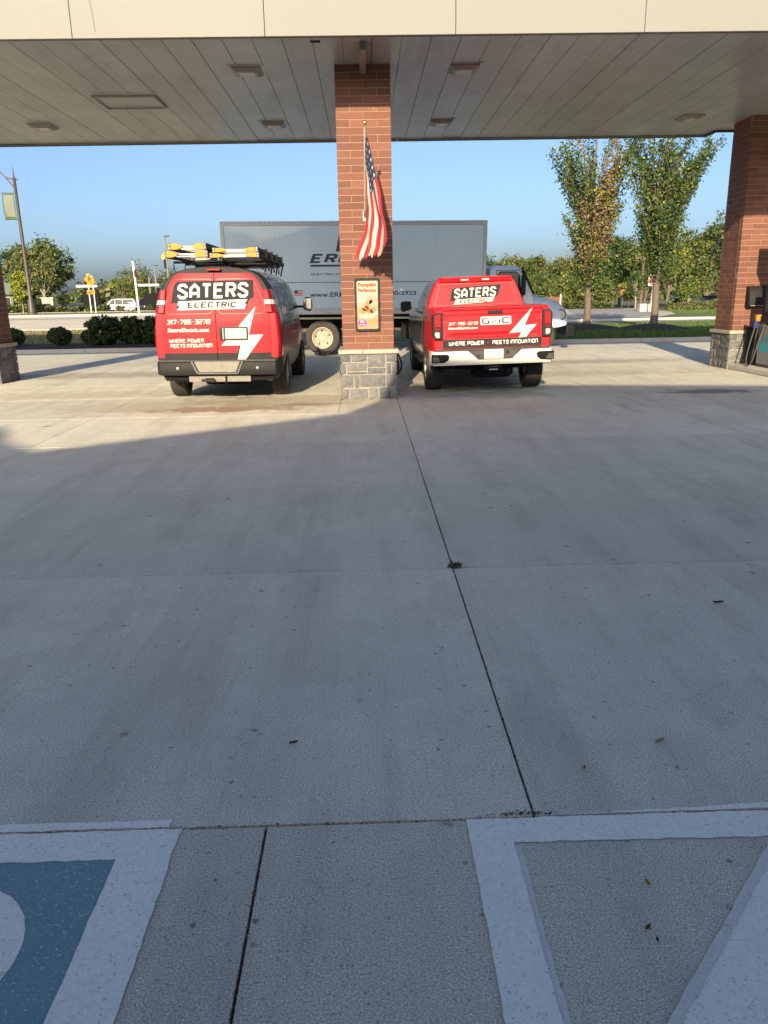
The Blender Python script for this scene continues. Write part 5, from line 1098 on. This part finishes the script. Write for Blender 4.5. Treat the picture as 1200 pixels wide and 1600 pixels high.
round_tree('young_tree','small pale trunked tree by the dark parked car at the right',32.9,72.5,3.2,1.35,[M['leaf'],M['leaf_olive']],(2,2),1.25,40,52,.13,.38,None,.3,'pale_bark')
round_tree('young_tree','thin young tree left of the utility pole behind the driveway',24.4,70.5,3.3,.85,[M['leaf_dark'],M['leaf']],(3,2),1.1,30,50,.12,.3,None,.3,'pale_bark')
round_tree('young_tree','small bright tree left of the pale trunked tree on the far lawn edge',29.4,71,2.6,1.2,[M['leaf'],M['leaf_yel']],(4,1),.7,36,52,.13,.34,None,.3,'pale_bark')
def hedge(label,x0,x1,y,h,m,n,dep=1.0,z=None,grp='hedges along the lawns and car park'):
    t=thing('hedge',label,'hedge',((x0+x1)/2,y,(hz((x0+x1)/2,y)+.1) if z is None else z),0,grp); L_=x1-x0
    P=np.stack([rng.uniform(-L_/2,L_/2,n),rng.uniform(-dep/2,dep/2,n),rng.uniform(0,1,n)**.8*h],1); top=h*(.80+.2*np.sin(P[:,0]*2.3+x0)*np.sin(P[:,0]*.9)); P[:,2]=P[:,2]/h*top; P+=rng.normal(0,.05,P.shape); P[:,2]=np.maximum(P[:,2],.02)
    inst('foliage',leafmesh('foliage',P,.13,m,rng.integers(0,len(m),n)),t)
    b=MB()
    for i in range(int(L_*2)): xx=-L_/2+(i+.5)/2; b.tube([(xx,0,-.05),(xx+.1,0,h*.6)],[.025,.01],5)
    b.build('stems',M['bark'],t)
hedge('low pale hedge on the far lawn just left of the right column',24.6,29.9,63.5,.75,[M['leaf_grey'],M['leaf_olive']],3600)
hedge('low dark hedge along the far side of the driveway',18.2,23.0,73,.8,[M['leaf_grey'],M['leaf_dark']],2800)
# left side
big=round_tree('shade_tree','big spreading tree with open branches standing left of the road signs',-33.8,85,7.8,3.35,[M['leaf_olive'],M['leaf'],M['leaf_dark']],(4,3,2),2.2,150,52,.22,.62,None,.25,lobes=1,tr=.26)
round_tree('shade_tree','full tree at the far left edge behind the brick column',-37.6,88,7.4,2.4,[M['leaf'],M['leaf_dark'],M['leaf_olive']],(3,2,2),1.2,90,56,.22,.6,None,.35,base=None)
for x,h,lb_ in ((-31.0,6.0,'tall thin conifer with a bare pale trunk, right one under the big tree'),(-32.6,5.4,'tall thin conifer with a bare pale trunk, left one under the big tree')):
    round_tree('conifer',lb_,x,78,h,1.1,[M['leaf_dark'],M['leaf_olive']],(2,2),2.6,40,48,.15,.36,'bare trunked conifers',.3,'pale_bark',base=None,tr=.11)
round_tree('young_tree','yellow green sapling on a thin trunk just left of the tall lamp post',-23.0,54,2.75,.62,[M['leaf_yel'],M['leaf']],(5,1),.75,60,60,.10,.19,None,.3,'pale_bark',tr=.035)
round_tree('young_tree','bright green young tree behind the orange road signs',-38.6,128,6.2,1.95,[M['leaf_yel'],M['leaf']],(2,4),.6,46,56,.15,.4,None,.3,base=None)
round_tree('young_tree','shorter bright green young tree above the white car',-36.3,130,5.0,1.7,[M['leaf_yel'],M['leaf']],(2,4),.6,40,56,.15,.4,None,.3,base=None)
round_tree('young_tree','yellow leaved sapling left of the blue parked car',-34.3,92,2.9,1.0,[M['leaf_yel'],M['leaf_org']],(5,1),.5,28,50,.11,.25,None,.3,'pale_bark',base=None)
round_tree('young_tree','yellow leaved sapling behind the blue parked car',-32.4,93,3.0,1.0,[M['leaf_yel'],M['leaf']],(4,1),.5,28,50,.11,.25,None,.3,'pale_bark',base=None)
for x,y,h,rw,lb_ in ((-36.5,130,7.0,3.2,'round distant tree behind the orange road signs'),(-31.5,132,6.2,2.6,'distant tree right of the orange road signs'),(-25.5,120,3.2,3.2,'low wide distant tree behind the white post'),(-21.5,112,4.0,2.6,'distant tree beside the left edge of the van')):
    round_tree('distant_tree',lb_,x,y,h,rw,[M['leaf_grey'],M['leaf_olive'],M['leaf_dark']],(3,2,2),.4,70,50,.25,rw*.32,'distant trees past the car park',.4)
hedge('leafy hedge under the lamp post at the edge of the car park',-24.6,-21.9,56.3,.62,[M['leaf_shrub'],M['leaf_olive']],2400); hedge('leafy hedge right of the lamp post in front of the blue car',-21.6,-18.0,56.3,.44,[M['leaf_shrub'],M['leaf_olive']],2800); hedge('leafy hedge at far left beside the brick column',-27.6,-24.9,56.6,.62,[M['leaf_shrub'],M['leaf']],2000)
for x,lb_ in ((-17.0,'small shrub right of the orange sign posts'),(-14.9,'small shrub left of the white post'),(-13.6,'small shrub behind the white post'),(-12.7,'small shrub right of the white post')):
    z0=hz(x,55.8)+.12; t=thing('kerb_shrub',lb_,'shrub',(x,55.8,z0),0,'small shrubs along the car park kerb'); P,C=crown_pts(12,30,(0,0,.2),(.28,.28,.17),.1); inst('foliage',leafmesh('foliage',P,.09,[M['leaf_olive'],M['leaf_shrub']],rng.integers(0,2,len(P))),t); MB().tube([(0,0,-.05),(0,0,.2)],.02,5).build('stem',M['bark'],t)
# the far wood that reads as one mass
P=[];
for i in range(1500):
    x=rnd.uniform(-190,150); y=150+rnd.uniform(0,25); hh=3.2+1.3*math.sin(x*.11)+1.0*math.sin(x*.37+1)+rnd.uniform(-.5,.6)+(1.6 if x>20 else 0); 
    for j in range(26): P.append((x+rnd.gauss(0,1.5),y+rnd.gauss(0,1),max(.1,min(1,abs(rnd.gauss(.62,.3)))*hh)))
tag(inst('far_treeline',leafmesh('far_treeline',P,.75,[M['leaf_grey'],M['leaf_olive'],M['leaf_dark']],rng.integers(0,3,len(P)))),kind='stuff')

# ---------------------------------------------------------------- street furniture
def zg(x,y): return hz(x,y)+.12
lp_=thing('street_lamp','tall dark street lamp with curved arm and a green and white banner','street lamp',(-20.75,50,zg(-20.75,50)))
H0=7.85
MB().lathe([(.30,0),(.30,.10),(.24,.14),(.22,.55),(.16,.80),(.125,.95),(.105,2.5),(.085,H0-.1),(.11,H0-.05),(.11,H0+.02),(.05,H0+.1),(.035,H0+.35),(.002,H0+.75)],n=14).build('pole',M['lamp_black'],lp_,smooth=35)
MB().tube(smoothpath([(.22,0,H0-.05),(-.2,0,H0),(-.55,0,H0+.15),(-1.0,0,H0+.62),(-1.6,0,H0+.86),(-2.3,0,H0+.86)]),.04,7).build('arm',M['lamp_black'],lp_,smooth=50); MB().tube([(0,0,H0-.55),(-.3,0,H0-.15),(-.55,0,H0+.15)],.03,6).build('arm_brace',M['lamp_black'],lp_)
MB().lathe([(.06,.05),(.10,0),(.28,-.12),(.26,-.16),(.001,-.17)],(-2.3,0,H0+.82),n=14).build('lamp_head',M['lamp_black'],lp_,smooth=40)
bz0,bz1=5.55,7.05
for z in(bz0,bz1): MB().tube([(-.05,0,z),(-.85,-.05,z+.02)],.022,6).build('banner_rod',M['banner_green'],lp_)
def bf(u,v): return (-.12-.68*u,-.05-.16*math.sin(v*math.pi)*u,bz0+.02+(bz1-bz0-.04)*v)
b=MB(); b.grid(bf,frange(0,1,12),frange(0,1,20),mf=lambda u,v:1 if u<.08 or u>.88 or v>.95 or v<.13 else 0); b.build('banner',[M['banner'],M['banner_green']],lp_,recalc=False,smooth=60)
# pedestrian crossing sign
pd=thing('crossing_sign','orange diamond pedestrian sign with an arrow plate on two white posts','road sign',(-16.95,50,zg(-16.95,50)))
for dx in(-.13,.16): MB().box(dx-.03,dx+.03,-.03,.03,-.2,2.25 if dx>0 else 2.35).build('post',M['post_white'],pd)
dm=[(0,-.37),(.32,0),(0,.37),(-.32,0)]
d_=MB().prism([(x-.02,z+2.02) for x,z in dm],-.055,-.04).build('diamond_panel',M['sign_yel'],pd); MB().prism([(x*.8+.05,z*.8+1.86) for x,z in dm],-.038,-.033).build('diamond_panel',M['sign_yel'],pd)
SPJ=lambda x,z,o:(x-.02,-.055-o,z*.82+2.02)
decal('walking_figure_print',[ell(.0,.22,.045,.05,12),[(-.06,.15),(.06,.15),(.05,-.02),(-.05,-.02)],[(-.05,-.02),(.0,-.02),(-.07,-.25),(-.12,-.25)],[(0,-.02),(.05,-.02),(.12,-.25),(.07,-.25)],[(.05,.14),(.13,0),(.10,-.02),(.04,.08)]],M['black'],d_,SPJ,.002)
a_=MB().box(-.25,.25,-.055,-.04,1.14,1.38).build('arrow_plate',M['sign_yel'],pd); decal('arrow_print',[[(-.16,1.18),(-.09,1.31),(-.05,1.26),(.14,1.33),(.15,1.30),(-.02,1.22),(.02,1.18)]],M['black'],a_,lambda x,z,o:(x,-.055-o,z),.002)
wp=thing('slim_sign_post','slim white post with a red sign seen edge on, left of the van','sign post',(-13.55,48,zg(-13.55,48)),0,None,0,R(-1.2))
MB().box(-.055,.055,-.04,.04,-.2,2.95).build('post',M['post_white'],wp); MB().box(-.07,-.01,-.05,.05,2.35,2.98).build('post_sleeve',M['grey_metal'],wp); MB().box(.056,.085,-.30,.06,2.05,2.45).build('edge_on_sign',M['sign_red'],wp)
dn=thing('do_not_enter_sign','white square do not enter sign with red disc on a white post','road sign',(20.85,57,zg(20.85,57)),0,None,0,R(2.2))
MB().box(-.05,.05,-.04,.04,-.2,2.1).build('post',M['post_white'],dn)
p_=MB().box(-.40,.36,-.065,-.045,1.86,2.62).build('sign_panel',M['sign_white'],dn); DPJ=lambda x,z,o:(x-.02,-.065-o,z+2.24)
decal('red_disc_print',[ell(0,0,.35,.35,40)],M['sign_red'],p_,DPJ,.002); decal('white_bar_print',[[(-.25,-.06),(.25,-.06),(.25,.06),(-.25,.06)]],M['sign_white'],p_,DPJ,.005); decal('sign_lettering',[(p,l) for p,l in strokes('DO NOT',-.2,.2,.11,.22,1.2)]+[(p,l) for p,l in strokes('ENTER',-.18,.18,-.22,-.11,1.2)],M['sign_white'],p_,DPJ,.005)
sg=thing('stop_sign','tiny red stop sign far off beside the yellowing young tree','road sign',(26.3,80,0)); MB().box(-.04,.04,-.03,.03,0,1.5).build('post',M['post_white'],sg); o8=[(.33*math.cos(a),1.55+.33*math.sin(a)) for a in [R(22.5+45*i) for i in range(8)]]; p_=MB().prism(o8,-.05,-.035).build('sign_panel',M['sign_red'],sg); decal('sign_lettering',[(p,l) for p,l in strokes('STOP',-.22,.22,1.47,1.63,1.2)],M['sign_white'],p_,front(-.05),.003)
ub=thing('utility_box','pale utility cabinet at the foot of the do not enter sign','utility box',(20.95,58.6,.1)); MB().box(-.42,.42,-.3,.3,0,.62).build('cabinet',M['kerb'],ub,bevel=.03); MB().box(-.36,.36,-.315,-.301,.06,.54).build('door',M['kerb'],ub)
up_=thing('utility_pole','thin brown utility pole in the trees left of the red traffic sign','pole',(27.5,78,0)); MB().lathe([(.14,0),(.11,5.2),(.02,5.25)],n=10).build('shaft',M['bark'],up_); MB().box(-.8,.8,-.05,.05,4.7,4.82).build('crossarm',M['bark'],up_)
bw=thing('brick_fence','low reddish brick wall with a post behind the truck bonnet','wall',(16.8,70,.1)); MB().box(-.9,.85,-.1,.1,0,1.18).build('wall',M['brick'],bw); MB().box(.60,.70,-.13,-.105,0,1.42).build('post',M['post_white'],bw)
for x,y,h,lb_,dh in ((-24.2,100,9.1,'tall pale car park light just behind the ladders on the van',.5),(-25.8,100,5.7,'medium car park light left of the van roof',.4),(-26.6,100,4.4,'shortest car park light above the dark parked cars',.5)):
    t=thing('parking_light',lb_,'light pole',(x,y,0),0,'car park light poles'); MB().lathe([(.12,0),(.10,h),(.02,h+.02)],n=8).build('pole',M['grey_metal'],t); MB().box(-.05,dh,-.15,.15,h-.02,h+.12).build('lamp_head',M['dark_trim'],t)
for x,lb_ in ((-25.6,'black drive through menu board with white bar above, behind the orange signs'),(-19.9,'black drive through menu board with white bar above, beside the van')):
    t=thing('menu_board',lb_,'menu board',(x,75,.1),0,'drive through menu boards'); MB().box(-.65,.65,-.1,.1,.9,2.15).build('board',M['matte_black'],t,bevel=.03); MB().box(.55,.85,-.12,.12,0,2.6).build('post',M['matte_black'],t); MB().box(-1.0,.95,-.5,.5,2.78,2.98).build('canopy_bar',M['post_white'],t); MB().box(-.3,.3,-.1,.1,0,.9).build('pedestal',M['matte_black'],t)
mo=thing('monument_sign','pale stone sign wall with a stepped top behind the lamp post','sign',(-30.4,76,.2)); MB().box(-1.3,.0,-.25,.25,0,.95).build('wall',M['cap'],mo); MB().box(.0,1.05,-.3,.3,0,1.75).build('pier',M['cap'],mo); MB().box(-.1,1.15,-.35,.35,1.755,1.85).build('coping',M['cap'],mo); MB().box(-1.4,1.2,-.4,.4,-.3,.12).build('plinth',M['cap'],mo)
cb_=thing('low_building','low dark green glazed building far off behind the left column','building',(-38.6,84,.2)); MB().box(-3,1.9,0,6,0,2.2).build('wall',mat('green_glazed_wall',(.05,.08,.075),.4),cb_); MB().box(-3.2,2.1,-.6,6.2,2.25,3.4).build('roof',mat('dark_green_roof',(.045,.08,.07),.6),cb_)
for i in range(5): f=MB().box(-2.8+i*.93,-2.05+i*.93,-.03,-.002,.5,2.0).build('window',M['grey_metal'],cb_); MB().box(-2.74+i*.93,-2.11+i*.93,-.045,-.031,.56,1.94).build('pane',M['glass'],f)
# ---------------------------------------------------------------- parked cars
def car(label,x,y,rz,paint,L=4.9,H=1.8,suv=True,base=None):
    t=thing('parked_car',label,'car',(x,y,(hz(x,y)+.03) if base is None else base),rz,'cars in the car parks'); W=.94
    prof=[(-L/2,.5),(-L/2+.05,.95),(-L/2+.75 if suv else -L/2+.9,1.05),(-L/2+1.55,H-.06),(-L/2+2.1,H),(L/2-.55,H-.04),(L/2-.12,1.05),(L/2,.9),(L/2-.02,.45),(L/2-.2,.33),(-L/2+.2,.33)]
    b=MB(); ins=lambda z: W*(1-.16*max(0,z-1.0)/(H-1.0))
    b.add([(px,-ins(pz),pz) for px,pz in prof]+[(px,ins(pz),pz) for px,pz in prof],[list(range(len(prof)))[::-1],[len(prof)+i for i in range(len(prof))]]+[(i,(i+1)%len(prof),len(prof)+(i+1)%len(prof),len(prof)+i) for i in range(len(prof))]); bd=b.build('body',paint,t,bevel=.06,seg=2,smooth=40)
    for s in(-1,1):
        P_=lambda u,v,o,s=s:(u,s*(ins(v)+o),v)
        for a0,a1,b0,b1 in ((-L/2+1.22,-L/2+2.05,-L/2+1.68,-L/2+2.05),(-L/2+2.13,-L/2+3.15,-L/2+2.13,-L/2+3.15),(-L/2+3.23,L/2-.32,-L/2+3.23,L/2-.62)): decal('side_window',[[(a0,1.1),(a1,1.1),(b1,H-.14),(b0,H-.14)]],M['glass'],bd,P_,.012)
    MB().prism([(-L/2+.90,1.12),(-L/2+.88,1.14),(-L/2+1.50,H-.12),(-L/2+1.52,H-.14)],-W*.82,W*.82).build('windscreen',M['glass'],bd)
    MB().box(L/2-.42,L/2-.30,-W*.7,W*.7,1.15,H-.2).build('rear_window',M['glass'],bd) if False else None
    for s in(-1,1): MB().box(-L/2-.01,-L/2+.15,s*.72-.16,s*.72+.16,.70,.86).build('headlight',M['clearlens'],bd); MB().box(L/2-.10,L/2+.012,s*.78-.1,s*.78+.1,.80,1.05).build('tail_light',M['taillred'],bd)
    for xx in(-L/2+.95,L/2-1.0):
        for s in(-1,1):
            w_=empty('wheel',(xx,s*.82,.35),R(90)*s,t); inst('tyre',cw[0],w_); inst('rim',cw[1],w_)
            MB().lathe([(.43,-.02),(.43,.06)],(xx,s*(W-.05),.36),'Y',20).build('arch_liner',M['matte_black'],t)
    return t
cw=make_wheel(.35,.24,.23)
car('white sport utility car parked side on beyond the verge',-35.9,118,0,M['carwhite'],5.3,1.9)
car('navy car parked side on left of the orange road signs behind a hedge',-28.2,80,R(-4),M['carblue'],4.3,1.5)
car('black sport utility car parked right of the white one',-31.2,116,R(75),M['cardark'],4.8,1.85); car('white car partly hidden behind the black sport utility car',-29.6,119,R(60),M['carwhite'],4.6,1.75)
car('small dark car far off under the conifers',-30.7,82,R(10),M['carblue'],4.0,1.45); car('dark blue car parked under the trees at the right',32.4,76,R(5),M['carblue'],4.4,1.15,base=-.02)
# ---------------------------------------------------------------- litter
def leaf_litter(label,x,y,s,rz,col_):
    m_=mat('dead_leaf',col_,.7,nscale=60,namt=.2); b=MB(); b.grid(lambda u,v:(s*u,s*.42*v*max(.05,1-u*u)**.7,.004+.010*u*u*s/.03*.6+.006*abs(v)),frange(-1,1,9),frange(-1,1,5)); o=inst('fallen_leaf',b.mesh('fallen_leaf',m_,recalc=False,smooth=60)); o.location=(x,y,.002); o.rotation_euler=(0,0,rz); tag(o,label,'leaf','litter on the concrete')
leaf_litter('small yellow fallen leaf inside the right hand marked bay',.755,1.755,.013,R(100),(.42,.22,.05)); leaf_litter('dark brown curled leaf nearer the bottom of the right marked bay',.70,1.60,.012,R(40),(.12,.07,.04)); leaf_litter('tiny dark crumb of leaf just below the brown one in the bay',.71,1.56,.008,R(80),(.03,.025,.02))
leaf_litter('dark curled leaf on the bare concrete left of the long joint',-.30,2.51,.016,R(20),(.05,.035,.03)); leaf_litter('dark blot of leaf at the right of the long joint',1.84,3.72,.03,R(5),(.03,.025,.025)); leaf_litter('pale scrap lying on the sunlit concrete at the left',-4.31,10.25,.06,R(10),(.5,.48,.45))
leaf_litter('orange brown leaf near the top of the right marked bay line',.73,2.30,.010,R(60),(.25,.12,.05)); leaf_litter('small twig like leaf on the concrete right of the long joint',1.05,2.45,.022,R(-60+90),(.30,.26,.2))
wd=[]; 
for i in range(110):
    a=rnd.uniform(0,6.28); r_=abs(rnd.gauss(0,.02)); wd.append((.52+r_*math.cos(a)*1.3,4.38+r_*math.sin(a),.004+rnd.random()*.025))
tag(inst('joint_weed',leafmesh('joint_weed',wd,.014,[mat('weed_leaf',(.07,.075,.03),.8,island=.4),M['bark']],rng.integers(0,2,len(wd)))),'little dry weed tuft growing where two concrete joints cross','weed')
# crumbs of dirt caught in the open joints
dm_=[]
for i in range(700):
    y=rnd.uniform(2.07,11.5); dm_.append((.505+rnd.gauss(0,.004),y,rnd.uniform(-.012,.002)))
for i in range(260): dm_.append((-.345+rnd.gauss(0,.0035),rnd.uniform(.9,2.05),rnd.uniform(-.012,.002)))
for i in range(160): dm_.append((rnd.uniform(-1.3,1.4),2.06+rnd.gauss(0,.003),rnd.uniform(-.01,.002)))
for i in range(60): dm_.append((.47+rnd.gauss(0,.05),2.07+abs(rnd.gauss(0,.008)),.003))
tag(inst('joint_debris',leafmesh('joint_debris',dm_,.008,[M['bark'],mat('dry_crumb',(.22,.18,.12),.9),M['joint']],rng.integers(0,3,len(dm_)))),kind='stuff')
